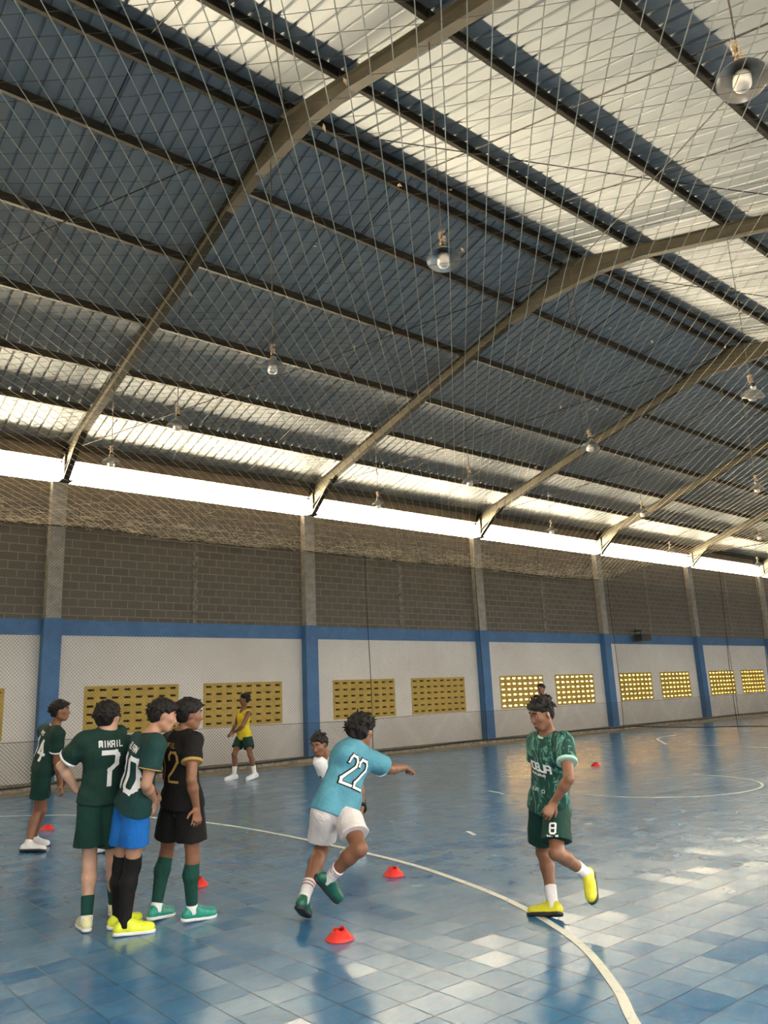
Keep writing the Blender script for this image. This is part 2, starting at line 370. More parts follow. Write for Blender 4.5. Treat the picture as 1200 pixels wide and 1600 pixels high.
# thin rods: sag rods down the slope and diagonal bracing wires
def rod(name, pts, r, label, group, mat='rod', cat='rod'):
    return tag(MB().tube(pts, r, 6).build(name, MAT[mat]), label, cat, group)
for i in range(len(FX)-1):
    x = FX[i]
    bn = ['behind the left edge', 'at upper left', 'in the middle', 'right of the middle', 'fourth from the left', 'fifth from the left', 'farthest away'][i]
    for k, f in enumerate((.36, .68)):
        for s in (1, -1):
            P = [(x+7.108*f, YR+s*.15, zroof(YR+s*.15)+.06), (x+7.108*f, YR+s*9.7, zroof(YR+9.7)+.06)]
            rod('sag_rod', P, .009, 'dark rod on %s roof slope, %s one, bay %s' % ('far' if s > 0 else 'near', ('left', 'right')[k], bn), 'sag rods on the %s slope' % ('far' if s > 0 else 'near'))
    for s in (1, -1):
        lab = 'thin bracing wire under the %s slope' % ('far' if s > 0 else 'near'); grp = 'bracing wires under the %s slope' % ('far' if s > 0 else 'near')
        rod('bracing_wire', [(x+.1, YR+s*9.5, zroof(YR+9.5)-.1), (x+3.6, YR+s*4.8, zroof(YR+4.8)-.16), (x+7.0, YR+s*.2, ZR-.2)], .010, lab + ', rising to the ridge, bay ' + bn, grp, cat='wire')
        rod('bracing_wire', [(x+.1, YR+s*.2, ZR-.25), (x+3.6, YR+s*2.6, zroof(YR+2.6)-.16), (x+7.0, YR+s*5.0, zroof(YR+5)-.1)], .008, lab + ', falling from the ridge, bay ' + bn, grp, cat='wire')
# ------------------------------------------------------------------ court lines
def ribbon(name, pts, wd, label, closed=False, z=.003, grp=None):
    P = [np.array(p, float) for p in pts]
    # Catmull-Rom
    Q = []
    for i in range(len(P)-1):
        a = P[max(i-1, 0)]; b = P[i]; c = P[i+1]; d = P[min(i+2, len(P)-1)]
        for k in range(8):
            t = k/8; Q.append(.5*((2*b) + (-a+c)*t + (2*a-5*b+4*c-d)*t*t + (-a+3*b-3*c+d)*t**3))
    Q.append(P[-1]); V = []; F = []
    for i, q in enumerate(Q):
        d = Q[min(i+1, len(Q)-1)] - Q[max(i-1, 0)]; d /= np.linalg.norm(d); n = np.array([-d[1], d[0]])*wd/2
        V += [(q[0]+n[0], q[1]+n[1], z), (q[0]-n[0], q[1]-n[1], z)]
    F = [(2*i, 2*i+1, 2*i+3, 2*i+2) for i in range(len(Q)-1)]
    o = mesh_obj(name, V, F, MAT['line']); s = o.modifiers.new('s', 'SOLIDIFY'); s.thickness = .002; s.offset = 0
    return tag(o, label, 'line', grp)
ribbon('penalty_area_line', [(.9, 1.05), (1.9, 1.35), (2.8, 1.85), (3.35, 2.3), (3.66, 2.62), (3.99, 2.95), (4.48, 3.58), (4.94, 4.53), (5.24, 5.56), (5.41, 6.48), (5.51, 7.97), (5.53, 9.45), (5.43, 10.7), (5.15, 11.9), (4.75, 12.9), (4.19, 13.79), (3.66, 14.35), (2.9, 14.95), (1.9, 15.5), (.9, 15.8)], .058, 'long white curved line sweeping across the blue floor past the yellow-shoed boy')
cc = [(10.75, 8.43)] + [(12.12+1.62*math.cos(a), 7.72+1.62*math.sin(a)) for a in [math.radians(v) for v in range(172, 372, 14)]]
ribbon('small_circle_line', cc[1:], .045, 'thin white part-circle on the floor beyond the boy in number 8')
ribbon('corner_mark', [(20.4, 12.5), (21.4, 13.3), (22.3, 13.95), (23.1, 14.3), (24.2, 14.45)], .09, 'small white curved mark on the floor near the far net corner')
ribbon('side_mark', [(20.32, 11.75), (20.2, 11.0), (20.0, 9.5)], .06, 'short straight white mark on the floor before the end net')
ribbon('dash_mark', [(7.05, 7.1), (7.0, 7.0), (6.92, 6.86)], .05, 'short white dash on the floor right of the runner', grp='stray white marks')
ribbon('dash_mark', [(10.1, 9.6), (10.0, 9.3), (9.9, 9.1)], .05, 'faint white scuff beside the boy in number 8', grp='stray white marks')
# ------------------------------------------------------------------ nets
XE = 26.95; YCN = 18.26                                  # end net, side net
def znet(x, y):
    e = 5.82 + .42*(1 - math.exp(-max(0, YCN-y)/1.6)); e = min(e, 5.82 + .42)
    e -= .50*math.exp(-((x-5.2)**2+(y-5.6)**2)/9.0) + .18*math.exp(-((x-9.5)**2+(y-11)**2)/8.0)
    return e - .06 + .02*math.sin(x*.7+y*.5) + .008*math.sin(x*2.3-y*1.1) + .03*math.cos((x-5.66)/7.108*2*math.pi)
def strands(name, xa, xb, ya, yb, pitch, r2_, mat, zf, seg=.33, fam=(1, -1)):
    V = []; F = []; step = pitch*math.sqrt(2)
    for s in fam:
        r = r2_[0] if s > 0 else r2_[1]
        c = (ya - s*xb) if s > 0 else (ya + xa); cend = (yb - s*xa) if s > 0 else (yb + xb)
        while c < cend:
            # line y = s*x + c clipped to the rectangle
            xs0 = max(xa, min((ya-c)/s, (yb-c)/s)); xs1 = min(xb, max((ya-c)/s, (yb-c)/s))
            if xs1 - xs0 > .05:
                k = max(1, int((xs1-xs0)*1.414/seg)); base = len(V); nx, ny = s*.7071, -.7071
                ph = random.random()*6
                for i in range(k+1):
                    x = xs0 + (xs1-xs0)*i/k; y = s*x + c; jx = .0025*math.sin(i*2.1+ph); z = zf(x, y) + .003*math.sin(i*1.7+ph)
                    x += nx*jx; y += ny*jx
                    V += [(x+nx*r, y+ny*r, z-r*.6), (x-nx*r, y-ny*r, z-r*.6), (x, y, z+r)]
                for i in range(k):
                    a = base+3*i; F += [(a, a+1, a+4, a+3), (a+1, a+2, a+5, a+4), (a+2, a, a+3, a+5)]
            c += step
    return V, F
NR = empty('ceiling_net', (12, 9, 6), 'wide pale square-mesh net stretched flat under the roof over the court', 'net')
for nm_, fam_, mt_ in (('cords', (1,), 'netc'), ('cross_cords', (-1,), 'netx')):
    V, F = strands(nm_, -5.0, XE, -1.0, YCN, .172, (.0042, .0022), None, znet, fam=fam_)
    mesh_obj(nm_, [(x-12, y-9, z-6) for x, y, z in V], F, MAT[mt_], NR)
tg = MB()
for k in range(1500):
    x = random.uniform(1.5, 26.5); y = YCN - abs(random.gauss(.15, .75)); L = random.uniform(.08, .5); a = random.gauss(0, .5); z = znet(x, y) + random.gauss(0, .03); pts = []
    for j in range(5):
        t = j/4 - .5; pts.append((x + L*t*math.cos(a) - 12, min(YCN, y + L*t*math.sin(a)) - 9, z - 6 + random.gauss(0, .02)))
    tg.tube(pts, random.uniform(.0015, .0042), 3, False)
tg.build('tangled_cords', MAT['netc'], NR)['kind'] = 'stuff'
e = MB(); e.tube([(x-12, YCN-9, znet(x, YCN)-6) for x in np.arange(-5, 27, .5)], .014, 6); e.build('edge_rope', MAT['rope'], NR)
e = MB(); e.tube([(XE-12, y-9, znet(XE, y)-6) for y in np.arange(-1, 18.3, .5)], .014, 6); e.build('edge_rope', MAT['rope'], NR)
def vstrands(ua, ub, z0, z1, diag, r, P):
    """straight diagonal cords of a hanging net in the plane P(u, z)"""
    V = []; F = []
    H = z1 - z0
    for s in (1, -1):
        u = ua - H
        while u < ub + H:
            a0, b0 = u, z0; a1, b1 = u + s*H, z1
            # clip in u
            lo, hi = 0.0, 1.0
            du = a1 - a0
            t0, t1 = sorted(((ua-a0)/du, (ub-a0)/du)); lo, hi = max(lo, t0), min(hi, t1)
            if hi - lo > .01:
                p0 = (a0+du*lo, b0+H*lo); p1 = (a0+du*hi, b0+H*hi); k = 6; base = len(V)
                for i in range(k+1):
                    uu = p0[0]+(p1[0]-p0[0])*i/k; zz = p0[1]+(p1[1]-p0[1])*i/k
                    A = P(uu-s*r*.7, zz+r*.7, 0); B = P(uu+s*r*.7, zz-r*.7, 0); C_ = P(uu, zz, r)
                    V += [A, B, C_]
                for i in range(k):
                    a = base+3*i; F += [(a, a+1, a+4, a+3), (a+1, a+2, a+5, a+4), (a+2, a, a+3, a+5)]
            u += diag
    return V, F
def wv(x, z): return .03*math.sin(x*1.3)*math.sin(z*.6)
def hang_net(name, label, ua, ub, P, z1, ropes, dens=.080, r=.0022, fold=True):
    root = empty(name, P((ua+ub)/2, 0, 0), label, 'net'); O = Vector(P((ua+ub)/2, 0, 0))
    loc = lambda L: [tuple(Vector(v)-O) for v in L]
    V, F = vstrands(ua, ub, .10, z1, dens, r, P); mesh_obj('mesh', loc(V), F, MAT['netw'], root)
    if fold:
        V, F = vstrands(ua+.02, ub, .10, 1.03, dens*.97, r, lambda u, z, d: P(u, z, d+.05)); mesh_obj('folded_hem', loc(V), F, MAT['netw'], root)
        MB().tube(loc([P(u, 1.03+.02*math.sin(u*.8), .05) for u in np.arange(ua, ub+.1, .5)]), .006, 5).build('hem_cord', MAT['rope'], root)
    MB().tube(loc([P(u, .115+.02*math.sin(u*1.1), 0) for u in np.arange(ua, ub+.1, .5)]), .018, 6).build('bottom_rope', MAT['rope'], root)
    for u in ropes: MB().tube(loc([P(u+.03*math.sin(z), z, .02) for z in np.linspace(.02, z1, 12)]), .011, 5).build('hanging_rope', MAT['rope'], root)
    return root
PS = lambda u, z, d: (u, YCN - .02 + wv(u, z) - d, z)
hang_net('side_net', 'tall dark diamond-mesh net hanging along the white wall, rope at its foot', -5, 47, PS, 5.82, [14.5, 19.25, 26.9, 36.0])
PE_ = lambda u, z, d: (XE - d + .03*math.sin(u*1.7)*math.sin(z*.7) - .30*(18.3-u)/6.5*(1-z/5.8 if z < 5.8 else 0), u, z)
hang_net('end_net', 'dark net hanging across the hall at the far end of the court', -1.0, 18.2, PE_, 5.8, [13.6, 12.3], fold=False)
# dry leaves caught in the ceiling net
lf = None
for k in range(110):
    x = random.uniform(.5, 22); y = random.uniform(3, 17)
    if lf is None:
        lf = mesh_obj('dry_leaf', [(-.03, 0, 0), (-.008, .014, .006), (.03, 0, -.004), (-.006, -.014, .004), (0, 0, .012)], [(0, 1, 4), (1, 2, 4), (2, 3, 4), (3, 0, 4), (0, 3, 2, 1)], MAT['leaf']); o = lf
        tag(o, 'tiny curled dry leaf caught in the ceiling net', 'leaf', 'dry leaves caught in the net')
    else: o = lf.copy(); COL.objects.link(o)
    o.location = (x, y, znet(x, y)+.0); o.rotation_euler = (random.uniform(0, 6), random.uniform(0, 6), random.uniform(0, 6)); s = random.uniform(.5, 1.3); o.scale = (s, s, s)
# ------------------------------------------------------------------ lamps
def lamp_src():
    r = empty('hanging_lamp', (0, 0, 0))
    prof = [(.045, .155), (.05, .11), (.075, .085), (.12, .055), (.16, .02), (.188, -.020), (.194, -.023), (.184, -.016), (.155, .012), (.115, .045), (.07, .073), (.03, .08)]
    MB().lathe(prof, 28).build('shade', MAT['alu'], r, True)
    MB().lathe([(0, .20), (.03, .195), (.038, .17), (.038, .02), (.03, 0), (0, 0)], 14).build('socket', MAT['black'], r, True)
    MB().lathe([(0, -.11), (.04, -.106), (.060, -.095), (.070, -.07), (.071, 0), (.065, .035), (.045, .055), (0, .055)], 18).build('bulb', MAT['bulb'], r, True)
    m = MB()
    for k in range(9):
        pts = []; a = random.uniform(0, 6)
        for j in range(9):
            t = j/8; a += random.uniform(.4, 1.3); rr = .012 + .03*abs(math.sin(3.1*t*2+k)); pts.append((rr*math.cos(a), rr*math.sin(a), .19 + .16*t))
        m.tube(pts, .004, 4)
    m.build('knotted_cord', MAT['web'], r, True)
    return r
L0 = lamp_src()
LAMPS = [(1, 2.09, 6.21, 'largest in view, hanging at the top right corner', (-.05, .34)), (1, 5.5, 6.33, 'hanging near the middle of the picture, dish seen from below', (-.16, .20)), (1, 9.12, 6.37, 'hanging left of centre below the second purlin line', (0, .1)), (1, 12.33, 6.44, 'hanging at left, third one out from the wall', (.1, 0)), (1, 15.5, 6.60, 'at far left just over the bright slot', (0, 0)),
 (2, 5.42, 6.26, 'near the right edge, tilted dish and bulb sideways', (.4, -.5)), (2, 8.70, 6.27, 'hanging right of centre on the second frame', (.1, .2)), (2, 12.05, 6.36, 'hanging before the sunlit strip of far roof, middle of view', (0, 0)), (2, 15.42, 6.55, 'over the bright slot beside the second column bay', (0, 0)),
 (3, 5.4, 6.3, 'outside the right edge on the third frame', (0, 0)), (3, 8.71, 6.39, 'right edge, upper one of the far pair', (.1, -.2)), (3, 12.04, 6.44, 'hanging at right before the third frame', (.1, 0)), (3, 15.33, 6.56, 'small lamp over the slot beyond the third column', (0, 0)),
 (4, 12.0, 6.42, 'right edge, lower of the far pair', (.1, .1)), (4, 15.37, 6.50, 'tiny far lamp over the slot beyond the fourth column', (0, 0)), (5, 15.4, 6.5, 'farthest tiny lamp close to the right edge', (0, 0))]
first = True
for (fi, y, z, lab, (tx, ty)) in LAMPS:
    x = FX[fi]
    if first: r = L0; kids = list(L0.children); first = False
    else:
        r = L0.copy(); COL.objects.link(r); kids = []
        for c in L0.children:
            if c.name.startswith('cable'): continue
            d = c.copy(); COL.objects.link(d); d.parent = r; kids.append(d)
    r.location = (x, y, z+.03); tag(r, 'unlit lamp, ' + lab, 'lamp', 'hanging hall lamps')
    for d in kids:
        if not d.name.startswith('knotted'): d.rotation_euler = (tx, ty, 0)
    zt = zroof(y) - .2
    MB().tube([(0, 0, .18), (.01*math.sin(y), 0, .6), (0, .0, (zt-z)*.6), (0, 0, zt-z)], .0085, 6).build('cable', MAT['wire'], r)
# ------------------------------------------------------------------ speaker on the wall band
sp = empty('wall_speaker', (29.3, 18.5, 3.45), 'black box loudspeaker on a bracket beside the blue band', 'speaker')
MB().box(-.42, .30, -.26, .06, -.02, .26).build('cabinet', MAT['black'], sp)
MB().box(-.40, -.05, -.27, -.255, .01, .23).build('speaker_grille', plain('dark grille', (.03, .03, .03), .7), sp)
MB().tube([(-.45, .0, .42), (.05, .0, .42)], .03, 6).tube([(-.05, .0, .24), (-.05, .0, .42)], .02, 6).tube([(-.42, .0, .24), (-.42, .0, .52)], .02, 6).box(-.1, .0, .0, .27, .38, .46).build('bracket', MAT['black'], sp)
# ------------------------------------------------------------------ marker cones
def cone_mesh():
    n = 40; prof = [(.100, .0), (.098, .006), (.078, .028), (.056, .050), (.041, .066)]; V = []; F = []
    for k, (r, z) in enumerate(prof):
        for j in range(n):
            t = 2*math.pi*j/n; zz = z
            if k == len(prof)-1: zz = z + .007*(1 if math.sin(4*t) > 0 else -.4)
            V.append((r*math.cos(t), r*math.sin(t), zz))
    for k in range(len(prof)-1):
        for j in range(n): F.append((k*n+j, k*n+(j+1) % n, (k+1)*n+(j+1) % n, (k+1)*n+j))
    me = bpy.data.meshes.new('marker_cone'); me.from_pydata(V, [], F); me.shade_smooth(); me.materials.append(MAT['red']); return me
cm = cone_mesh()
for (x, y, lab) in [(3.45, 4.78, 'red disc cone nearest the camera, below the runner'), (4.96, 6.0, 'red disc cone beside the white line right of the runner'), (14.41, 10.55, 'small far red disc cone right of the boy in number 8'), (3.72, 12.1, 'red disc cone at left beside the boy in number 14'), (3.54, 7.1, 'red disc cone partly hidden behind the boy in black')]:
    o = bpy.data.objects.new('marker_cone', cm); link(o); o.location = (x, y, .002); md = o.modifiers.new('s', 'SOLIDIFY'); md.thickness = .003
    tag(o, lab, 'cone', 'red training cones')
# ------------------------------------------------------------------ people: bodies grown from distance fields
def un(v): v = np.asarray(v, float); return v/np.linalg.norm(v)
class Field:
    def __init__(s, lo, hi, h):
        s.h = h; s.lo = np.asarray(lo, float); s.n = np.maximum(3, np.ceil((np.asarray(hi)-s.lo)/h).astype(int)+1)
        s.ax = [s.lo[i] + h*np.arange(s.n[i]) for i in range(3)]
        s.D = np.full(tuple(s.n), .3, np.float32)
    def _sub(s, lo, hi):
        a = np.clip(np.floor((np.asarray(lo)-s.lo)/s.h).astype(int), 0, s.n); b = np.clip(np.ceil((np.asarray(hi)-s.lo)/s.h).astype(int)+1, 0, s.n)
        if np.any(b <= a): return None, None
        sl = tuple(slice(a[i], b[i]) for i in range(3))
        g = np.meshgrid(*[s.ax[i][a[i]:b[i]] for i in range(3)], indexing='ij'); return sl, np.stack(g, -1)
    def comb(s, sl, d, k, sub=False):
        A = s.D[sl]
        if sub: d = -d; h = np.clip(.5 - .5*(A-d)/k, 0, 1); s.D[sl] = (A*(1-h) + d*h + k*h*(1-h)).astype(np.float32)
        else: h = np.clip(.5 + .5*(A-d)/k, 0, 1); s.D[sl] = (A*(1-h) + d*h - k*h*(1-h)).astype(np.float32)
    def cone(s, a, b, r1, r2, k=.02, w=None, fl=1.0, bulge=0, sub=False, cut=None):
        """tapered limb a->b; fl < 1 flattens it across direction w (thin axis)"""
        a = np.asarray(a, float); b = np.asarray(b, float); R_ = max(r1, r2)+bulge+.06
        sl, P = s._sub(np.minimum(a, b)-R_, np.maximum(a, b)+R_)
        if sl is None: return
        ba = b-a; L2 = max(ba@ba, 1e-9); pa = P-a; t = np.clip((pa@ba)/L2, 0, 1); q = pa - t[..., None]*ba
        if w is not None and fl != 1.0:
            w = un(w); c = q@w; q = q + (c*(1/fl-1))[..., None]*w
        r = r1 + (r2-r1)*t
        if bulge: r = r + bulge*np.sin(np.pi*np.clip(t*1.0, 0, 1))**2*(1 if cut is None else 1)
        d = np.linalg.norm(q, axis=-1) - r
        if cut is not None: d = np.maximum(d, (P-np.asarray(cut[0]))@un(cut[1]))
        s.comb(sl, d, k, sub)
    def ell(s, c, axes, rad, k=.02, sub=False, cut=None):
        c = np.asarray(c, float); R_ = max(rad)+.05; sl, P = s._sub(c-R_, c+R_)
        if sl is None: return
        q = (P-c)@np.stack(axes, 1); rad = np.asarray(rad, float); k0 = np.linalg.norm(q/rad, axis=-1); k1 = np.linalg.norm(q/(rad*rad), axis=-1)
        d = k0*(k0-1)/np.maximum(k1, 1e-6)
        if cut is not None: d = np.maximum(d, (P-np.asarray(cut[0]))@un(cut[1]))
        s.comb(sl, d, k, sub)
    def plane(s, p, n):
        sl, P = s._sub(s.lo, s.lo+s.n*s.h); s.D[sl] = np.maximum(s.D[sl], ((P-np.asarray(p))@un(n)).astype(np.float32))
    def noise(s, amp, freq, seed=0, stretch=(1, 1, 1), n=14):
        r = np.random.default_rng(seed); g = np.meshgrid(*s.ax, indexing='ij'); w = np.zeros_like(s.D)
        for i in range(n):
            k = r.normal(size=3)*np.array(stretch); k = k/np.linalg.norm(k)*freq*r.uniform(.6, 1.6)
            ph = r.uniform(0, 6.28); w += np.sin(k[0]*g[0]+k[1]*g[1]+k[2]*g[2]+ph).astype(np.float32)
        s.D += amp*w/math.sqrt(n)
    def folds(s, amp, freq, seed=0, stretch=(1, 1, 1), n=7):
        """cloth folds: soft ridges, sharp valleys"""
        r = np.random.default_rng(seed); g = np.meshgrid(*s.ax, indexing='ij'); w = np.zeros_like(s.D)
        for i in range(n):
            k = r.normal(size=3)*np.array(stretch); k = k/np.linalg.norm(k)*freq*r.uniform(.6, 1.5); k2 = r.normal(size=3)*freq*.35
            w += (1-np.abs(np.sin((k[0]*g[0]+k[1]*g[1]+k[2]*g[2]+r.uniform(0, 6))*.5 + .9*np.sin(k2[0]*g[0]+k2[1]*g[1]+k2[2]*g[2]+r.uniform(0, 6))))).astype(np.float32) - .36
        s.D -= amp*w/math.sqrt(n)
    def mesh(s):
        D = s.D; n = D.shape; ins = D < 0
        c = np.zeros((n[0]-1, n[1]-1, n[2]-1), np.int8)
        for dx in (0, 1):
            for dy in (0, 1):
                for dz in (0, 1): c += ins[dx:n[0]-1+dx, dy:n[1]-1+dy, dz:n[2]-1+dz]
        act = (c > 0) & (c < 8); idx = np.argwhere(act)
        if len(idx) == 0: return np.zeros((0, 3)), []
        ids = -np.ones(act.shape, np.int64); ids[act] = np.arange(len(idx))
        acc = np.zeros((len(idx), 3)); cnt = np.zeros(len(idx))
        cor = [(0,0,0),(1,0,0),(0,1,0),(1,1,0),(0,0,1),(1,0,1),(0,1,1),(1,1,1)]
        for i in range(8):
            for j in range(i+1, 8):
                df = [abs(cor[i][q]-cor[j][q]) for q in range(3)]
                if sum(df) != 1: continue
                a = D[idx[:,0]+cor[i][0], idx[:,1]+cor[i][1], idx[:,2]+cor[i][2]]; b = D[idx[:,0]+cor[j][0], idx[:,1]+cor[j][1], idx[:,2]+cor[j][2]]
                m = (a < 0) != (b < 0); t = np.where(m, a/np.where(m, a-b, 1), 0)
                p = idx + np.array(cor[i]) + t[:, None]*(np.array(cor[j])-np.array(cor[i])); acc[m] += p[m]; cnt[m] += 1
        V = s.lo + s.h*acc/cnt[:, None]; Fs = []
        for ax in range(3):
            o = [0, 0, 0]; o[ax] = 1
            A = ins[:n[0]-o[0], :n[1]-o[1], :n[2]-o[2]]; B = ins[o[0]:, o[1]:, o[2]:]; e = np.argwhere(A != B)
            u, v = [(1, 2), (2, 0), (0, 1)][ax]
            ok = (e[:, u] > 0) & (e[:, v] > 0) & (e[:, u] < n[u]-1) & (e[:, v] < n[v]-1) ; e = e[ok]
            du = np.zeros(3, int); du[u] = 1; dv = np.zeros(3, int); dv[v] = 1
            q = np.stack([ids[tuple((e-du-dv).T)], ids[tuple((e-dv).T)], ids[tuple(e.T)], ids[tuple((e-du).T)]], 1)
            fl = ~ins[tuple(e.T)]; q[fl] = q[fl][:, ::-1]; Fs.append(q)
        return V, np.concatenate(Fs)
def grow(name, fld, mat, parent, org, relax=1):
    V, Fc = fld.mesh()
    if len(V) == 0: return None
    if relax:                                            # light smoothing of the surface
        E = np.concatenate([Fc[:, [0, 1]], Fc[:, [1, 2]], Fc[:, [2, 3]], Fc[:, [3, 0]]])
        for it in range(relax):
            A = np.zeros_like(V); c = np.zeros(len(V))
            np.add.at(A, E[:, 0], V[E[:, 1]]); np.add.at(c, E[:, 0], 1); np.add.at(A, E[:, 1], V[E[:, 0]]); np.add.at(c, E[:, 1], 1)
            V = V*.5 + .5*A/np.maximum(c, 1)[:, None]
    me = bpy.data.meshes.new(name); W = (V - org).astype(np.float32)
    me.vertices.add(len(W)); me.vertices.foreach_set('co', W.ravel()); me.loops.add(len(Fc)*4); me.loops.foreach_set('vertex_index', Fc.astype(np.int32).ravel())
    me.polygons.add(len(Fc)); me.polygons.foreach_set('loop_start', np.arange(0, len(Fc)*4, 4, dtype=np.int32)); me.update(calc_edges=True); me.validate()
    me.shade_smooth(); me.materials.append(mat); o = bpy.data.objects.new(name, me); link(o, parent); o['_n'] = 1; del o['_n']
    return o, V, Fc
# stroke letters on a 1 x 1.6 cell
GL = {'0': [[(0,.15),(0,1.45),(.15,1.6),(.85,1.6),(1,1.45),(1,.15),(.85,0),(.15,0),(0,.15)]], '1': [[(.1,1.3),(.55,1.6),(.55,0)]], '2': [[(0,1.2),(0,1.4),(.2,1.6),(.8,1.6),(1,1.4),(1,1.1),(0,.25),(0,0),(1,0)]],
 '4': [[(.75,0),(.75,1.6),(0,.5),(1,.5)]], '7': [[(0,1.6),(.85,1.6),(1,1.45),(1,1.0),(.55,.7),(.55,0)]], '8': [[(0,.2),(0,.7),(.12,.82),(0,.95),(0,1.42),(.18,1.6),(.82,1.6),(1,1.42),(1,.95),(.88,.82),(1,.7),(1,.18),(.82,0),(.18,0),(0,.2)], [(.1,.82),(.9,.82)]],
 'M': [[(0,0),(0,1.45),(.15,1.6),(.5,1.6),(.5,.3)], [(.5,1.6),(.9,1.6),(1,1.45),(1,0)]], 'I': [[(.5,0),(.5,1.6)]], 'K': [[(0,0),(0,1.6)], [(0,.8),(.6,.8),(1,1.6)], [(.6,.8),(1,0)]], 'H': [[(0,0),(0,1.6)], [(1,0),(1,1.6)], [(0,.8),(1,.8)]],
 'A': [[(0,0),(0,1.4),(.2,1.6),(.8,1.6),(1,1.4),(1,0)], [(0,.7),(1,.7)]], 'L': [[(0,1.6),(0,0),(1,0)]], 'J': [[(1,1.6),(1,.2),(.8,0),(.2,0),(0,.25)]], 'O': [[(0,.2),(0,1.4),(.2,1.6),(.8,1.6),(1,1.4),(1,.2),(.8,0),(.2,0),(0,.2)]],
 'G': [[(1,1.3),(.85,1.6),(.2,1.6),(0,1.4),(0,.2),(.2,0),(1,0),(1,.8),(.5,.8)]], 'R': [[(0,0),(0,1.6),(.9,1.6),(1,1.4),(1,.95),(.85,.8),(0,.8)], [(.5,.8),(1,0)]], 'F': [[(0,0),(0,1.6),(1,1.6)], [(0,.85),(.8,.85)]], 'S': [[(0,0),(1,0),(1,.8),(0,.8),(0,1.6),(1,1.6)]],
 'Y': [[(0,1.6),(0,.9),(.5,.75),(.5,0)], [(1,1.6),(1,.9),(.5,.75)]], 'N': [[(0,0),(0,1.6),(1,0),(1,1.6)]], 'E': [[(1,1.6),(0,1.6),(0,0),(1,0)], [(0,.8),(.8,.8)]], 'U': [[(0,1.6),(0,.2),(.2,0),(.8,0),(1,.2),(1,1.6)]], '-': [[(0,.8),(1,.8)]]}
def lettering(name, text, cen, ux, uy, nrm, w, h, gap, stroke, mat, parent, org, bvh, lift=.005, reach=.3):
    """letters laid on cloth: every point is dropped onto the garment along -nrm"""
    ux, uy, nrm = un(ux), un(uy), un(nrm); tot = len(text)*w + (len(text)-1)*gap; V = []; F = []
    for li, chh in enumerate(text):
        x0 = -tot/2 + li*(w+gap)
        for st in GL.get(chh, []):
            pts = [np.array([x0 + p[0]*w, (p[1]/1.6-.5)*h]) for p in st]
            for a, b in zip(pts[:-1], pts[1:]):
                L = np.linalg.norm(b-a); d = (b-a)/max(L, 1e-6); nn = np.array([-d[1], d[0]])*stroke/2; a2 = a-d*stroke*.5; b2 = b+d*stroke*.5
                k = max(1, int(np.linalg.norm(b2-a2)/.012)); base = len(V)
                m = 3 if stroke > .015 else 2
                for i in range(k+1):
                    p = a2+(b2-a2)*i/k
                    for q in range(m):
                        pp = p + nn*(2*q/(m-1)-1); X = cen + ux*pp[0] + uy*pp[1]; o = X + nrm*reach
                        hit = bvh.ray_cast(Vector(o), Vector(-nrm), reach*2)
                        V.append((np.array(hit[0]) if hit[0] is not None else X) + nrm*lift - org)
                for i in range(k):
                    for q in range(m-1): F.append((base+i*m+q, base+i*m+q+1, base+(i+1)*m+q+1, base+(i+1)*m+q))
    return mesh_obj(name, V, F, mat, parent) if V else None
def cloth(name, c, rough=.8, var=.12, scale=6):
    t = NT(name, c, rough, 0, .25); nz = t.noise(scale, 5, .6, .5); d = tuple(x*(1-var) for x in c); u = tuple(min(1, x*(1+var)) for x in c)
    t.color(t.ramp(nz, [(.3, d), (.7, u)])); fz = t.noise(20, 5, .6, 2.0, vec=t.coord((1, 1, .5))); t.bump(fz, .5, .02); return t.m
def skin_mat(name, c):
    t = NT(name, c, .48, 0, .4); nz = t.noise(9, 4); t.color(t.ramp(nz, [(.3, tuple(x*.86 for x in c)), (.7, tuple(x*1.12 for x in c))]))
    t.b.inputs['Subsurface Weight'].default_value = .06; t.b.inputs['Subsurface Radius'].default_value = (.02, .008, .004); return t.m
SKIN = {'tan': skin_mat('tan skin', (.40, .215, .135)), 'brown': skin_mat('brown skin', (.21, .095, .052)), 'light': skin_mat('light tan skin', (.50, .30, .21))}
HAIR = NT('black hair', (.010, .008, .007), .62, 0, .25); _h = HAIR.noise(90, 3, .6, 0, vec=HAIR.coord((1, 1, .25))); HAIR.bump(_h, .8, .01); HAIR = HAIR.m
WHITE = cloth('white cloth', (.78, .77, .76)); EYE = plain('eye white', (.34, .30, .27), .3, 0, .02); IRIS = plain('dark iris', (.02, .012, .01), .2, 0, .02); LIP = plain('lip', (.33, .13, .10), .4, 0, .1)
def camo():
    t = NT('green patterned jersey', (.02, .1, .07), .75, 0, .25); a = t.noise(9, 3, .5, 2.2, vec=t.coord((1.3, 1.3, .55)))
    b = t.noise(16, 4, .5, 1.6, vec=t.coord((1.2, 1.2, .6)))
    c = t.ramp(a, [(.0, (.008, .035, .026)), (.50, (.012, .055, .042)), (.56, (.02, .09, .07)), (.60, (.13, .32, .26)), (.64, (.02, .09, .065)), (1, (.012, .05, .038))])
    c = t.mix(t.ramp(b, [(.60, (0, 0, 0)), (.66, (.45, .45, .45)), (.70, (0, 0, 0))]), c, (.28, .50, .42)); t.color(c); return t.m
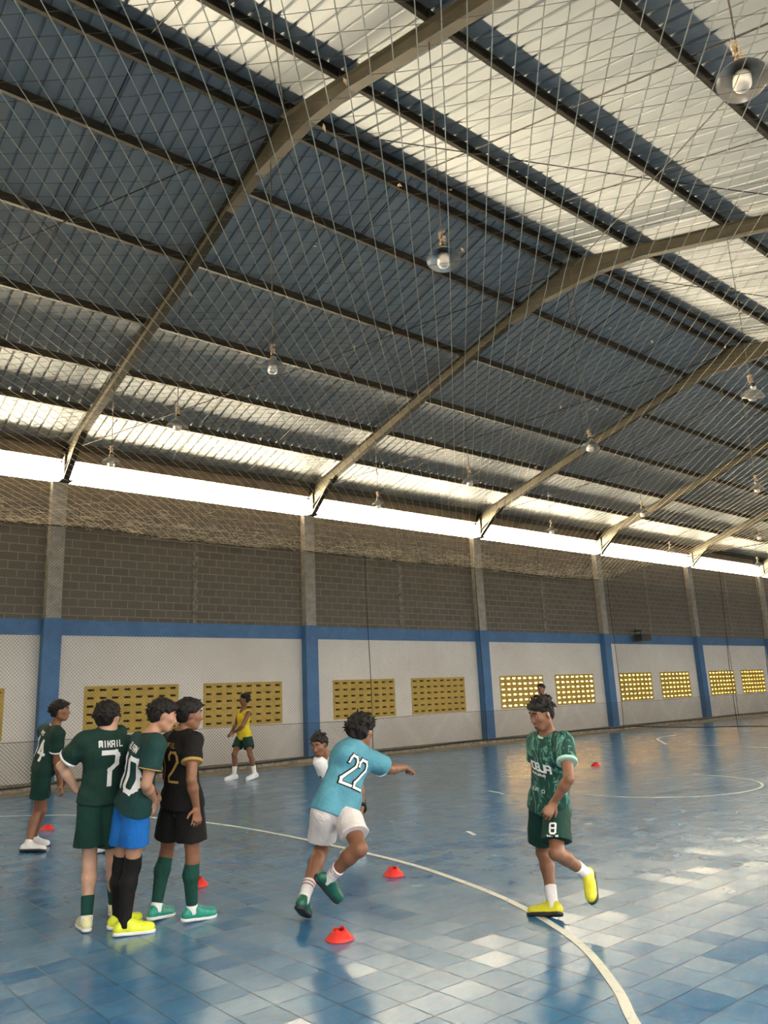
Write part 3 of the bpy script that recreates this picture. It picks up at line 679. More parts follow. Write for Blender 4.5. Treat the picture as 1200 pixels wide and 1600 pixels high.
def person(key, J, S, hdir, label, spec):
    P = {k: np.array(v) for k, v in J.items()}
    base = np.array([P['pelvis'][0], P['pelvis'][1], 0.0]); root = empty('person', tuple(base), label, 'person')
    h = spec.get('h', .009); sk = SKIN[spec.get('skin', 'tan')]
    up = un(P['neck']-P['pelvis']); lf = un(P['shL']-P['shR']); fr = un(np.cross(lf, up)); lf = un(np.cross(up, fr))
    hl = un(P['hpL']-P['hpR']); hf = un(np.cross(hl, up)); wd = max(.30, float(np.linalg.norm(P['shL']-P['shR'])))/2
    # head frame
    hf_ = un(hdir); hu = un(un(P['head']-P['neck'])*.25 + np.array([0, 0, 1.0])); hu = un(hu - hf_*(hu@hf_)); hlft = np.cross(hu, hf_)
    hc = P['head']; A = [hf_, hlft, hu]; H_ = lambda f, l, u: hc + (hf_*f + hlft*l + hu*u)*S
    allp = np.stack(list(P.values())); lo = allp.min(0)-.22; hi = allp.max(0)+.22; lo[2] = max(lo[2], -.02)
    b = Field(lo, hi, h); cs = S
    waist = P['pelvis']+(P['neck']-P['pelvis'])*.30; chest = P['pelvis']+(P['neck']-P['pelvis'])*.72; sl = P['neck']+(P['neck']-P['pelvis'])*-.04
    bk = spec.get('bulk', 1.0)
    b.cone(P['pelvis']+lf*.05*cs, P['pelvis']-lf*.05*cs, .080*cs*bk, .080*cs*bk, .04, hf, .85); b.cone(P['pelvis'], waist, .11*cs*bk, .105*cs*bk, .05, fr, .72)
    b.cone(waist, chest, .105*cs*bk, .125*cs*bk, .05, fr, .70); b.cone(chest+lf*.05*cs, chest-lf*.05*cs, .105*cs, .105*cs, .05, fr, .8)
    for k in 'LR': b.cone(sl, P['sh'+k], .055*cs, .050*cs, .05)
    nb = P['neck']; b.cone(nb - up*.03*cs, H_(-.02, 0, -.06), .056*cs, .050*cs, .03)
    # skull, jaw, features
    b.ell(H_(-.012, 0, .012), A, np.array([.094, .074, .094])*S, .02); b.ell(H_(.022, 0, -.045), A, np.array([.066, .058, .066])*S, .03)
    b.cone(H_(.052, .018, -.096), H_(.052, -.018, -.096), .018*S, .018*S, .03); b.cone(H_(.0, .045, -.066), H_(.045, .022, -.096), .018*S, .016*S, .03); b.cone(H_(.0, -.045, -.066), H_(.045, -.022, -.096), .018*S, .016*S, .03)
    b.cone(H_(.078, 0, .004), H_(.100, 0, -.034), .007*S, .0115*S, .012); b.cone(H_(.088, .012, -.038), H_(.088, -.012, -.038), .009*S, .009*S, .008)
    b.cone(H_(.066, .035, .022), H_(.074, 0, .020), .013*S, .013*S, .012); b.cone(H_(.066, -.035, .022), H_(.074, 0, .020), .013*S, .013*S, .012)
    b.cone(H_(.076, .015, -.064), H_(.076, -.015, -.064), .010*S, .010*S, .008); b.cone(H_(.073, .012, -.077), H_(.073, -.012, -.077), .0105*S, .0105*S, .008)
    for s_ in (1, -1):
        b.ell(H_(.052, .042*s_, -.022), A, np.array([.022, .022, .02])*S, .02)      # cheekbone
        b.ell(H_(.088, .031*s_, .004), A, np.array([.014, .017, .011])*S, .012, sub=True)
        b.ell(H_(-.008, .074*s_, -.012), [un(hf_+hlft*s_*.0), un(hlft*s_*.9-hf_*.45), hu], np.array([.019, .009, .032])*S, .006)
    for k, s_ in (('L', 1), ('R', -1)):
        sh, el, wr, hd = P['sh'+k], P['el'+k], P['wr'+k], P['hd'+k]; m = el+(wr-el)*.3
        b.cone(sh, el, .050*cs*bk, .037*cs, .03, bulge=.004); b.cone(el, m, .036*cs, .040*cs, .02); b.cone(m, wr, .040*cs, .0255*cs, .02, None)
        # hand
        d = un(hd-wr); pn = un(np.array(spec.get('palm'+k, un(P['pelvis']-wr)), float)); pn = un(pn - d*(pn@d)); side = np.cross(d, pn)*s_
        kn = wr + d*.085*S; b.cone(wr, wr+d*.02*S, .024*S, .026*S, .012, pn, .75); b.cone(wr+d*.02*S, kn, .030*S, .040*S, .012, pn, .36)
        curl = spec.get('curl'+k, .55); lens = [.066, .074, .069, .054]
        for q in range(4):
            off = side*(-.030+.0205*q)*S*-1; p0 = kn - d*.008*S + off; dd = d; L = lens[q]*S; r = .0092*S
            ang = 0
            for seg, fr_ in enumerate((.45, .32, .23)):
                ang += curl*(.5 if seg == 0 else .75) + .05*q*(seg > 0); dd = un(d*math.cos(ang) + pn*math.sin(ang) + side*-.02*(q-1.5)*4*(seg == 0)); p1 = p0 + dd*L*fr_
                b.cone(p0, p1, r, r*.9, .004); p0 = p1; r *= .93
        t0 = wr + d*.022*S + side*.022*S + pn*.006*S; td = un(d*.62 + side*.62 + pn*.35); t1 = t0+td*.042*S; t2 = t1+un(td*.6+d*.6+pn*.25)*.032*S
        b.cone(t0, t1, .0135*S, .0115*S, .010); b.cone(t1, t2, .011*S, .009*S, .004)
    FT = {}
    for k in 'LR':
        hp, kn, an, to = P['hp'+k], P['kn'+k], P['an'+k], P['to'+k]
        kb = un(kn - (hp+an)/2) if np.linalg.norm(kn-(hp+an)/2) > .02 else fr
        b.cone(hp, kn, .074*cs*bk, .050*cs*bk, .04, bulge=.004); m = kn+(an-kn)*.30; bf = -kb*.012
        sd = un(an-kn); tf = un(to-an); tf = un(tf - sd*(tf@sd)*.0); back = un(np.cross(np.cross(sd, tf), sd))
        b.cone(kn, m - back*.014*cs, .050*cs*bk, .052*cs*bk, .03); b.cone(m - back*.014*cs, an, .052*cs*bk, .034*cs, .03)
        foot0 = an + sd*.055*S
        fd = un(to - foot0 + sd*.0); fu = un(-sd - fd*((-sd)@fd)); fl_ = np.cross(fu, fd)
        FT[k] = (an, sd, fd, fu, fl_, kn)
        b.cone(an, an+sd*.02, .034*cs, .034*cs, .02); b.cone(an+sd*.02*S, an+fd*.09*S+sd*.035*S, .028*S, .024*S, .02)
    grow('body', b, sk, root, base, 1)
    # eyes, brows, lips
    me = MB(); mi = MB(); mb_ = MB()
    for s_ in (1, -1):
        e = H_(.0685, .031*s_, .003); o = e-base
        for (mm, c0, r0) in ((me, e, .0100), (mi, e+hf_*.0042*S, .0070)):
            V = []; F = []; n = 8
            for i in range(n+1):
                for j in range(n):
                    th = math.pi*i/n; ph = 2*math.pi*j/n; V.append(c0 - base + r0*S*(hf_*math.cos(th) + hlft*math.sin(th)*math.cos(ph) + hu*math.sin(th)*math.sin(ph)))
            for i in range(n):
                for j in range(n): F.append((i*n+j, i*n+(j+1) % n, (i+1)*n+(j+1) % n, (i+1)*n+j))
            mm.add(V, F)
        mb_.tube([H_(.086, .014*s_, .026)-base, H_(.083, .03*s_, .033)-base, H_(.070, .047*s_, .026)-base], .0042*S, 5)
    ey = me.build('eyes', EYE, root, True); mi.build('irises', IRIS, ey, True); mb_.build('eyebrows', HAIR, root)
    MB().tube([H_(.083, .018, -.069)-base, H_(.0885, 0, -.069)-base, H_(.083, -.018, -.069)-base], .0045*S, 6).build('lips', LIP, root, True)
    # hair
    f = Field(hc-.17*S, hc+.17*S, max(.006, h*.8)); st = spec.get('hair', 'thick'); q = {'thick': 1.0, 'curly': 1.12, 'short': .96, 'crop': .95}[st]
    f.ell(H_(-.020, 0, .034), A, np.array([.103, .086, .094])*S*q, .02); f.ell(H_(-.048, 0, -.012), A, np.array([.064, .074, .075])*S*(q if st != 'short' else .98), .03)
    if st != 'short': f.ell(H_(.045, 0, .066), A, np.array([.046, .066, .034])*S*q, .03)
    f.noise(.0035 if st != 'curly' else .007, 75 if st != 'curly' else 90, 3, (1, 1, .6)); 
    hr = np.random.default_rng(int(abs(hc[0]*1000)) % 997)
    for i in range(150 if st != 'short' else 60):
        v = un(hr.normal(size=3)); v[2] = abs(v[2])*.9 - .25; v = un(v)
        if v[0] > .35 and v[2] < .35: continue
        p0 = H_(-.020 + v[0]*.098*q, v[1]*.082*q, .030 + v[2]*.090*q); dn = hu*-(.6 if st == 'thick' else .1) + hf_*.35*(v[0] > -.3) + (hf_*hr.normal() + hlft*hr.normal() + hu*hr.normal())*(.35 if st == 'thick' else .8)
        f.cone(p0, p0 + (un(dn)*.034 + (hf_*v[0]+hlft*v[1]+hu*v[2])*.012)*S, .012*S, .004*S, .008)
    f.ell(H_(.082, 0, -.035), A, np.array([.085, .09, .088])*S, .012, sub=True)
    for s_ in (1, -1): f.ell(H_(.012, .075*s_, -.025), A, np.array([.034, .03, .042])*S, .008, sub=True)
    f.plane(H_(-.05, 0, -.075), -hu - hf_*.1); grow('hair', f, HAIR, root, base, 0)
    # shirt
    sc = spec['shirt']; hem = np.array(P['pelvis']) - up*spec.get('hem', .07)*S
    slo = np.minimum.reduce([P['pelvis'], P['neck'], P['shL'], P['shR'], P['elL'], P['elR']])-.26; shi = np.maximum.reduce([P['pelvis'], P['neck'], P['shL'], P['shR'], P['elL'], P['elR']])+.24
    g = Field(slo, shi, h*.9); lz = spec.get('loose', .022)
    g.cone(hem-up*.03, waist, (.128+lz*.7)*cs*bk, (.120+lz)*cs*bk, .05, fr, .80); g.cone(hem+hl*.03*cs, hem-hl*.03*cs, (.120+lz*.7)*cs*bk, (.120+lz*.7)*cs*bk, .05, hf, .88); g.cone(waist, chest, (.122+lz)*cs*bk, (.137+lz*.6)*cs*bk, .05, fr, .74)
    g.cone(chest+lf*.055*cs, chest-lf*.055*cs, (.106+lz*.7)*cs, (.106+lz*.7)*cs, .05, fr, .84)
    nbp = P['neck'] - up*.005
    for k in 'LR':
        g.cone(P['neck']-up*.03*S, P['sh'+k], (.055+lz*.4)*cs, (.056+lz*.6)*cs, .04)
        sh, el = P['sh'+k], P['el'+k]; fr_s = spec.get('sleeve', .62); c = sh+(el-sh)*fr_s; r_ = spec.get('slr', .073)
        if fr_s > .1: g.cone(sh, sh+(el-sh)*(fr_s+.12), (.058+lz*.5)*cs, r_*cs, .035, cut=(c, el-sh))
    for k in 'LR': g.cone(P['hp'+k]+up*.08*cs, P['hp'+k]-up*.12*cs, (.085+lz*.6)*cs*bk, (.100+lz*.6)*cs*bk, .04)
    g.folds(.012, 19, 11, (1, 1, .45)); g.folds(.006, 40, 12, (1, .9, .55))
    if fr_s <= .1:
        for k, s_ in (('L', 1), ('R', -1)): g.ell(P['sh'+k]+lf*s_*.035, [lf, fr, up], (.07, .10, .12), .01, sub=True)
    g.plane(hem, -up); g.cone(P['neck']+up*.10, P['neck']-up*.02 + fr*.018, .075*S, .062*S, .006, sub=True)
    so = grow('jersey', g, sc, root, base, 1); bv = BVHTree.FromPolygons([Vector(v) for v in so[1]], [list(x) for x in so[2]])
    # collar
    if spec.get('collar') is not None:
        pts = []; cc_ = P['neck'] - up*.012 + fr*.012
        for i in range(25):
            t = 2*math.pi*i/24; q = cc_ + (lf*math.cos(t)*.068 + fr*(math.sin(t)*.066) + up*(-.016*math.sin(t)+.006))*S; pts.append(q-base)
        MB().tube(pts, .0095*S, 6, False).build('collar', spec['collar'], so[0], True)
    if spec.get('cuff') is not None and fr_s > .1:
        for k in 'LR':
            sh, el = P['sh'+k], P['el'+k]; d = un(el-sh); c = sh+(el-sh)*fr_s; r_ = spec.get('slr', .073)*cs + .001
            q = Field(c-.13, c+.13, h*.8); q.cone(sh, sh+(el-sh)*(fr_s+.12), (.058+lz*.5)*cs+.006, r_+.004, .01, cut=(c+d*.002, d)); q.plane(c-d*spec.get('cuffw', .018), -d); grow('sleeve_cuff', q, spec['cuff'], so[0], base, 0)
    # shorts
    sc2 = spec['shorts']; L_ = spec.get('slen', .80); slo = np.minimum.reduce([P['pelvis'], P['knL'], P['knR'], P['hpL'], P['hpR']])-.2; shi = np.maximum.reduce([P['pelvis'], P['knL'], P['knR']])+.22
    g = Field(slo, shi, h*.9); g.cone(P['pelvis']+hl*.04*cs+up*.03, P['pelvis']-hl*.04*cs+up*.03, .115*cs*bk, .115*cs*bk, .05, hf, .88)
    wdn = spec.get('flare', .108)
    for k in 'LR':
        hp, kn = P['hp'+k], P['kn'+k]; c = hp+(kn-hp)*L_; cn = un(un(kn-hp)+np.array([0, 0, -.5])); g.cone(hp, hp+(kn-hp)*(L_+.15), .100*cs*bk, wdn*cs*bk, .03, cut=(c, cn))
    g.folds(.009, 22, 21, (1, 1, .35)); g.folds(.003, 55, 22, (1, 1, .4)); g.plane(P['pelvis']+up*max(.03, .06-spec.get('hem', .07)), up); sho = grow('shorts', g, sc2, root, base, 1)
    bvs = BVHTree.FromPolygons([Vector(v) for v in sho[1]], [list(x) for x in sho[2]])
    # socks: list of (top fraction up the shank, bottom fraction, material, name)
    for k in 'LR':
        an, sd, fd, fu, fl_, kn = FT[k]; hp = P['hp'+k]; m = kn+(an-kn)*.30; tf = un(P['to'+k]-an); back = un(np.cross(np.cross(sd, tf), sd))
        for (t1, t0, mt, nm, th) in spec.get('socks', []):
            top = kn+(an-kn)*t1 if t1 >= 0 else kn+(hp-kn)*(-t1); bot = kn+(an-kn)*t0 if t0 < 1 else an+sd*.03*S
            q = Field(np.minimum(top, bot)-.11, np.maximum(top, bot)+.11, h*.8)
            if t1 < 0: q.cone(hp, kn, .082*cs*bk+th, .050*cs*bk+th, .04, bulge=.004)
            q.cone(kn, m - back*.014*cs, .050*cs*bk+th, .052*cs*bk+th, .03); q.cone(m - back*.014*cs, an, .052*cs*bk+th, .034*cs+th, .03); q.cone(an, an+sd*.05, .034*cs+th, .034*cs+th, .02)
            q.plane(top, kn-an if t1 >= 0 else hp-kn); q.plane(bot, an-kn); grow(nm, q, mt, root, base, 0)
    # shoes
    us, ss = spec['shoe']
    for k in 'LR':
        an, sd, fd, fu, fl_, kn = FT[k]; an2 = an
        heel = an + (-fu)*.048*S - fd*.045*S; toe = heel + fd*.235*S; mid_ = heel+fd*.1*S
        q = Field(np.minimum(heel, toe)-.13, np.maximum(heel, toe)+.13, min(h, .008)*.85)
        q.cone(heel+fu*.012*S, toe-fd*.01*S+fu*.008*S, .036*S, .036*S, .02); q.cone(mid_+fu*.005*S, toe-fd*.035*S+fu*.006*S, .040*S, .043*S, .02, fu, .8)
        q.cone(heel+fu*.03*S+fd*.012*S, an+fu*.012*S, .036*S, .040*S, .02); q.cone(an+fu*.0*S+fd*.02*S, toe-fd*.05*S+fu*.01*S, .038*S, .030*S, .03)
        q.cone(an-fu*.01*S, an+fu*.08*S, .030*S, .034*S, .004, sub=True); q.plane(heel-fu*.022*S, -fu)
        o = grow('shoe', q, us, root, base, 1); 
        q = Field(np.minimum(heel, toe)-.1, np.maximum(heel, toe)+.1, min(h, .008)*.8)
        q.cone(heel-fu*.012*S, toe-fd*.005*S-fu*.012*S, .038*S, .037*S, .02); q.cone(mid_-fu*.01*S, toe-fd*.035*S-fu*.01*S, .042*S, .047*S, .02); q.plane(heel-fu*.006*S, fu); q.plane(heel-fu*.030*S, -fu)
        grow('sole', q, ss, o[0], base, 0)
        if spec.get('toe') is not None:
            mm = MB(); zz = [(.02, .005), (.05, .022), (.065, .012), (.095, .030)]
            for sd_ in (1, -1): mm.tube([mid_ + fd*(a-.03)*S + fu*b_*S + fl_*sd_*.0385*S - base for a, b_ in zz], .0042*S, 5)
            mm.build('side_stripe', spec['toe'], o[0])
        if spec.get('lace', True):
            mm = MB()
            for i in range(4):
                c = an + fd*(.048+.024*i)*S + fu*(.006-.0085*i)*S; rr = .026*S; mm.tube([c+fl_*rr+fu*.004*S-base, c+fl_*rr*.5+fu*.018*S-base, c+fu*.022*S-base, c-fl_*rr*.5+fu*.018*S-base, c-fl_*rr+fu*.004*S-base], .0038*S, 5)
            mm.build('shoe_laces', spec.get('lacem', WHITE), o[0])
    return dict(root=root, base=base, P=P, up=up, lf=lf, fr=fr, hf=hf, hl=hl, bv=bv, bvs=bvs, shirt=so[0], shorts=sho[0], chest=chest, S=S, FT=FT)
PEOPLE = {"p7": {"S": 1.0, "J": {"pelvis": [2.3556, 6.3885, 0.8788],
 "neck": [2.3507, 6.2726, 1.4367],
 "head": [2.3522, 6.2888, 1.5534],
 "shL": [2.1948, 6.3157, 1.3742],
 "shR": [2.5395, 6.3109, 1.3219],
 "hpL": [2.2807, 6.3859, 0.8735],
 "hpR": [2.4309, 6.3859, 0.8561],
 "anL": [2.2917, 6.4139, 0.08],
 "toL": [2.3145, 6.5843, 0.02],
 "knL": [2.332, 6.509, 0.4651],
 "wrL": [2.2192, 6.5225, 0.989],
 "elL": [2.0793, 6.498, 1.1934],
 "hdL": [2.2633, 6.45, 0.9934],
 "anR": [2.5998, 6.6731, 0.08],
 "toR": [2.6303, 6.7472, 0.02],
 "knR": [2.5171, 6.5045, 0.4371],
 "wrR": [2.6685, 6.4552, 0.9413],
 "elR": [2.715, 6.3356, 1.1301],
 "hdR": [2.6196, 6.5164, 0.9083]}, "head": [0.8095, 0.5872, 0.0]}, "p10": {"S": 1.0, "J": {"pelvis": [2.4677, 6.0443, 0.8584],
 "neck": [2.5151, 5.8611, 1.4052],
 "head": [2.6151, 5.8408, 1.5457],
 "shL": [2.5076, 6.0196, 1.3477],
 "shR": [2.4931, 5.7015, 1.3304],
 "hpL": [2.4791, 6.1586, 0.8485],
 "hpR": [2.4567, 5.9325, 0.8591],
 "anL": [2.4886, 6.2914, 0.08],
 "toL": [2.6438, 6.3371, 0.02],
 "knL": [2.4679, 6.2207, 0.4424],
 "wrL": [2.6649, 6.1105, 0.9761],
 "elL": [2.6036, 6.1968, 1.1208],
 "hdL": [2.6762, 6.0386, 0.9322],
 "anR": [2.4455, 6.0572, 0.08],
 "toR": [2.6062, 5.9964, 0.02],
 "knR": [2.495, 6.0673, 0.4571],
 "wrR": [2.5671, 5.8707, 0.9318],
 "elR": [2.4322, 5.7133, 1.0624],
 "hdR": [2.5862, 5.9102, 0.859]}, "head": [0.8966, -0.3769, -0.2322]}, "p12": {"S": 1.0, "J": {"pelvis": [2.855, 6.0111, 0.8625],
 "neck": [2.8135, 5.9441, 1.4057],
 "head": [2.8659, 5.9105, 1.5447],
 "shL": [2.7974, 6.1403, 1.3363],
 "shR": [2.8402, 5.807, 1.3425],
 "hpL": [2.8382, 6.124, 0.847],
 "hpR": [2.8836, 5.9249, 0.8464],
 "anL": [2.7729, 6.2579, 0.09],
 "toL": [2.8968, 6.3193, 0.02],
 "knL": [2.8713, 6.3083, 0.4582],
 "wrL": [2.9294, 6.2757, 0.89],
 "elL": [2.8084, 6.1754, 1.0644],
 "hdL": [2.9542, 6.2426, 0.8157],
 "anR": [2.9462, 5.9971, 0.09],
 "toR": [3.1599, 6.0121, 0.02],
 "knR": [2.9268, 5.9575, 0.4528],
 "wrR": [2.8554, 5.7588, 0.8524],
 "elR": [2.784, 5.7049, 1.0646],
 "hdR": [2.8371, 5.7095, 0.7857]}, "head": [0.9588, -0.2627, -0.1084]}, "p14": {"S": 1.06, "J": {"pelvis": [3.105, 10.4275, 0.8699],
 "neck": [3.1635, 10.2004, 1.4416],
 "head": [3.2064, 10.1487, 1.6214],
 "shL": [3.1233, 10.4564, 1.375],
 "shR": [3.1558, 10.0625, 1.3448],
 "hpL": [3.123, 10.5376, 0.856],
 "hpR": [3.0843, 10.329, 0.8538],
 "anL": [3.1751, 10.8268, 0.08],
 "toL": [3.2707, 10.701, 0.02],
 "knL": [3.1949, 10.6243, 0.4308],
 "wrL": [3.3395, 10.5139, 0.8219],
 "elL": [3.2159, 10.5056, 1.0693],
 "hdL": [3.3904, 10.4916, 0.7497],
 "anR": [2.9968, 10.4302, 0.08],
 "toR": [3.1203, 10.2931, 0.02],
 "knR": [3.118, 10.5412, 0.4313],
 "wrR": [3.2765, 10.2285, 0.7442],
 "elR": [3.1901, 10.1676, 1.0283],
 "hdR": [3.2821, 10.1859, 0.665]}, "head": [0.8578, -0.5141, 0.0]}, "yel": {"S": 1.08, "J": {"pelvis": [8.9925, 15.8748, 0.9104],
 "neck": [8.9163, 15.7669, 1.4632],
 "head": [8.8939, 15.684, 1.7037],
 "shL": [8.9287, 15.564, 1.3912],
 "shR": [8.939, 15.9792, 1.41],
 "hpL": [9.0087, 15.7623, 0.8831],
 "hpR": [8.9934, 15.9904, 0.882],
 "anL": [9.064, 15.5325, 0.12],
 "toL": [8.9022, 15.5258, 0.03],
 "knL": [8.9252, 15.4807, 0.5176],
 "wrL": [8.6909, 15.7613, 1.0111],
 "elL": [8.7727, 15.5417, 1.1281],
 "hdL": [8.5936, 15.8122, 0.9629],
 "anR": [8.7965, 15.9507, 0.1],
 "toR": [8.6423, 15.9823, 0.02],
 "knR": [8.7395, 15.8484, 0.5359],
 "wrR": [8.8143, 16.1304, 1.0021],
 "elR": [8.9761, 16.1909, 1.1592],
 "hdR": [8.7492, 16.1276, 0.9374]}, "head": [-0.9219, 0.3875, 0.0]}, "run": {"S": 1.03, "J": {"pelvis": [3.7537, 5.2195, 0.7874],
 "neck": [3.961, 5.1934, 1.2609],
 "head": [4.0173, 5.1848, 1.352],
 "shL": [3.7905, 5.1315, 1.1866],
 "shR": [4.0649, 5.1511, 1.1159],
 "hpL": [3.6585, 5.2228, 0.775],
 "hpR": [3.8381, 5.2095, 0.7642],
 "anL": [3.484, 5.2732, 0.17],
 "toL": [3.6069, 5.4013, 0.03],
 "knL": [3.7808, 5.4543, 0.452],
 "wrL": [3.9627, 5.4857, 0.8779],
 "elL": [3.8678, 5.3722, 1.0658],
 "hdL": [4.0282, 5.5324, 0.8433],
 "anR": [3.5955, 5.0964, 0.32],
 "toR": [3.7121, 5.1442, 0.1571],
 "knR": [3.6823, 4.8248, 0.5438],
 "wrR": [4.5252, 5.2647, 1.018],
 "elR": [4.3042, 5.2031, 1.0242],
 "hdR": [4.6017, 5.2963, 0.9893]}, "head": [0.9833, 0.1221, -0.1348]}, "p8": {"S": 0.95, "J": {"pelvis": [4.7936, 3.9585, 0.7807],
 "neck": [4.7296, 3.8534, 1.2912],
 "head": [4.6279, 3.8248, 1.4421],
 "shL": [4.7027, 3.6932, 1.2315],
 "shR": [4.756, 3.9971, 1.233],
 "hpL": [4.7843, 3.8757, 0.7698],
 "hpR": [4.8055, 4.0491, 0.7594],
 "anL": [4.9444, 3.7927, 0.3],
 "toL": [4.8541, 3.7005, 0.1605],
 "knL": [4.5851, 3.7617, 0.4987],
 "wrL": [4.5611, 3.719, 0.8406],
 "elL": [4.5755, 3.5836, 1.0031],
 "hdL": [4.5063, 3.7324, 0.7828],
 "anR": [4.814, 4.021, 0.085],
 "toR": [4.7625, 4.1403, 0.02],
 "knR": [4.9395, 4.1811, 0.4082],
 "wrR": [4.846, 4.1081, 0.8056],
 "elR": [4.7513, 4.0214, 0.9845],
 "hdR": [4.8046, 4.0679, 0.7492]}, "head": [-0.9201, 0.2331, -0.3148]}, "wht": {"S": 1.0, "J": {"pelvis": [5.3867, 7.1854, 0.6008],
 "neck": [5.0601, 7.1274, 1.0217],
 "head": [4.9249, 7.1071, 1.1499],
 "shL": [5.274, 7.1523, 1.0112],
 "shR": [4.9685, 7.1536, 0.9695],
 "hpL": [5.4732, 7.2321, 0.5622],
 "hpR": [5.3244, 7.1723, 0.595],
 "anL": [5.4384, 7.1121, 0.08],
 "toL": [5.4022, 7.1248, 0.02],
 "knL": [5.2686, 6.8986, 0.3515],
 "wrL": [5.4024, 7.0084, 0.4799],
 "elL": [5.4095, 7.0393, 0.6792],
 "hdL": [5.3476, 6.9744, 0.4245],
 "anR": [5.3464, 7.1158, 0.08],
 "toR": [5.3552, 7.1873, 0.02],
 "knR": [5.1392, 6.8913, 0.3934],
 "wrR": [5.2933, 7.1585, 0.5078],
 "elR": [5.1328, 7.2186, 0.7431],
 "hdR": [5.3523, 7.1714, 0.4479]}, "head": [-0.8578, -0.4152, -0.303]}, "far": {"S": 1.0, "J": {"pelvis": [14.5835, 11.9601, 0.9303],
 "neck": [14.4854, 11.8732, 1.4746],
 "head": [14.4207, 11.8469, 1.6475],
 "shL": [14.4996, 11.7416, 1.4277],
 "shR": [14.4576, 12.0425, 1.4373],
 "hpL": [14.6173, 11.8966, 0.914],
 "hpR": [14.5529, 12.0299, 0.9181],
 "anL": [14.6726, 11.9647, 0.08],
 "toL": [14.4326, 11.8513, 0.02],
 "knL": [14.645, 11.9315, 0.4887],
 "wrL": [14.5453, 11.8532, 0.9457],
 "elL": [14.5218, 11.7359, 1.1574],
 "hdL": [14.5186, 11.8797, 0.8485],
 "anR": [14.6158, 12.1219, 0.08],
 "toR": [14.373, 12.0037, 0.02],
 "knR": [14.5787, 12.0814, 0.4913],
 "wrR": [14.4458, 12.069, 0.9523],
 "elR": [14.5098, 12.1359, 1.1643],
 "hdR": [14.4557, 12.051, 0.8523]}, "head": [-0.9161, -0.3985, -0.0445]}, "hid": {"S": 1.0, "J": {"pelvis": [3.5722, 9.4228, 0.8844],
 "neck": [3.5122, 9.3152, 1.3923],
 "head": [3.4908, 9.2702, 1.5086],
 "shL": [3.5618, 9.1265, 1.347],
 "shR": [3.4821, 9.5148, 1.35],
 "hpL": [3.6041, 9.3467, 0.8706],
 "hpR": [3.5492, 9.5007, 0.869],
 "anL": [3.628, 9.3132, 0.08],
 "toL": [3.6336, 9.4189, 0.02],
 "knL": [3.5798, 9.2258, 0.4763],
 "wrL": [3.6217, 9.2549, 0.8588],
 "elL": [3.6072, 9.1808, 1.0881],
 "hdL": [3.5914, 9.2093, 0.7939],
 "anR": [3.5978, 9.5475, 0.08],
 "toR": [3.53, 9.6189, 0.02],
 "knR": [3.5443, 9.4441, 0.4639],
 "wrR": [3.4566, 9.3909, 0.8681],
 "elR": [3.4604, 9.4675, 1.0921],
 "hdR": [3.4552, 9.3392, 0.8006]}, "head": [-0.9447, -0.328, 0.0]}}
green = cloth('dark green jersey cloth', (.009, .036, .027)); green2 = cloth('teal green jersey cloth', (.009, .042, .040)); dgs = cloth('dark green shorts cloth', (.008, .042, .030))
black = cloth('black cloth', (.007, .006, .0055)); cobalt = cloth('bright blue shorts cloth', (.010, .13, .45)); sky_ = cloth('light blue shirt cloth', (.085, .27, .35), var=.2); pink = cloth('off-white shorts cloth', (.74, .68, .66)); yel_ = cloth('yellow bib cloth', (.75, .58, .03))
gold = cloth('gold trim', (.40, .25, .07)); mint = cloth('mint trim', (.38, .62, .52)); neon = plain('neon yellow shoe', (.70, .78, .04), .45, 0, .1); cream = plain('cream shoe', (.72, .70, .42), .5, 0, .1); whs = plain('white shoe', (.78, .78, .78), .5, 0, .05)
teal = plain('teal shoe', (.02, .26, .20), .45, 0, .15); dteal = plain('dark green shoe', (.012, .10, .065), .45, 0, .3); soleb = plain('black sole', (.02, .02, .02), .6, 0, .1); solew = plain('white sole', (.75, .75, .72), .6, 0, .05); lime = plain('yellow-green shoe', (.62, .60, .03), .45, 0, .15)
dgk = cloth('dark green sock', (.008, .055, .042)); bks = cloth('black sock', (.007, .007, .007)); whk = cloth('white sock', (.76, .73, .74)); maroon = cloth('maroon stripe', (.25, .05, .05))
def mk(key, label, spec):
    d = PEOPLE[key]; return person(key, d['J'], d['S'], d['head'], label, spec)
def back_text(r, name, txt, w, h, gap, stroke, mat, upf, lat=0.0, lift=.005):
    c = r['P']['pelvis'] + (r['P']['neck']-r['P']['pelvis'])*upf - r['fr']*.1 + r['lf']*lat; lettering(name, txt, c, -r['lf'], r['up'], -r['fr'], w, h, gap, stroke, mat, r['shirt'], r['base'], r['bv'], lift)
# -lf is the wearer's right: seen from behind, text runs from the wearer's left to right
r7 = mk('p7', 'person in dark green jersey number 7 from behind, left hand on hip', dict(h=.0075, skin='light', hair='thick', shirt=green, collar=WHITE, cuff=WHITE, sleeve=.70, slr=.082, loose=.03, hem=-.04, shorts=dgs, slen=.66, flare=.128, socks=[(.60, .94, dgk, 'sock', .006), (.94, 1, WHITE, 'ankle_sock', .007)], shoe=(cream, solew), palmL=(.3, -.3, -.6), curlL=.3))
back_text(r7, 'back_number', '7', .105, .235, 0, .036, WHITE, .56); back_text(r7, 'back_name', 'MIKAIL', .021, .040, .010, .008, WHITE, .875)
r10 = mk('p10', 'person in teal green jersey number 10 with bright blue shorts and black knee socks', dict(h=.0075, skin='tan', hair='thick', shirt=green2, collar=gold, cuff=gold, cuffw=.008, sleeve=.62, slr=.084, loose=.03, hem=-.02, shorts=cobalt, slen=.58, flare=.112, socks=[(-.2, 1, bks, 'knee_sock', .008)], shoe=(neon, solew), lacem=neon, toe=MAT['black']))
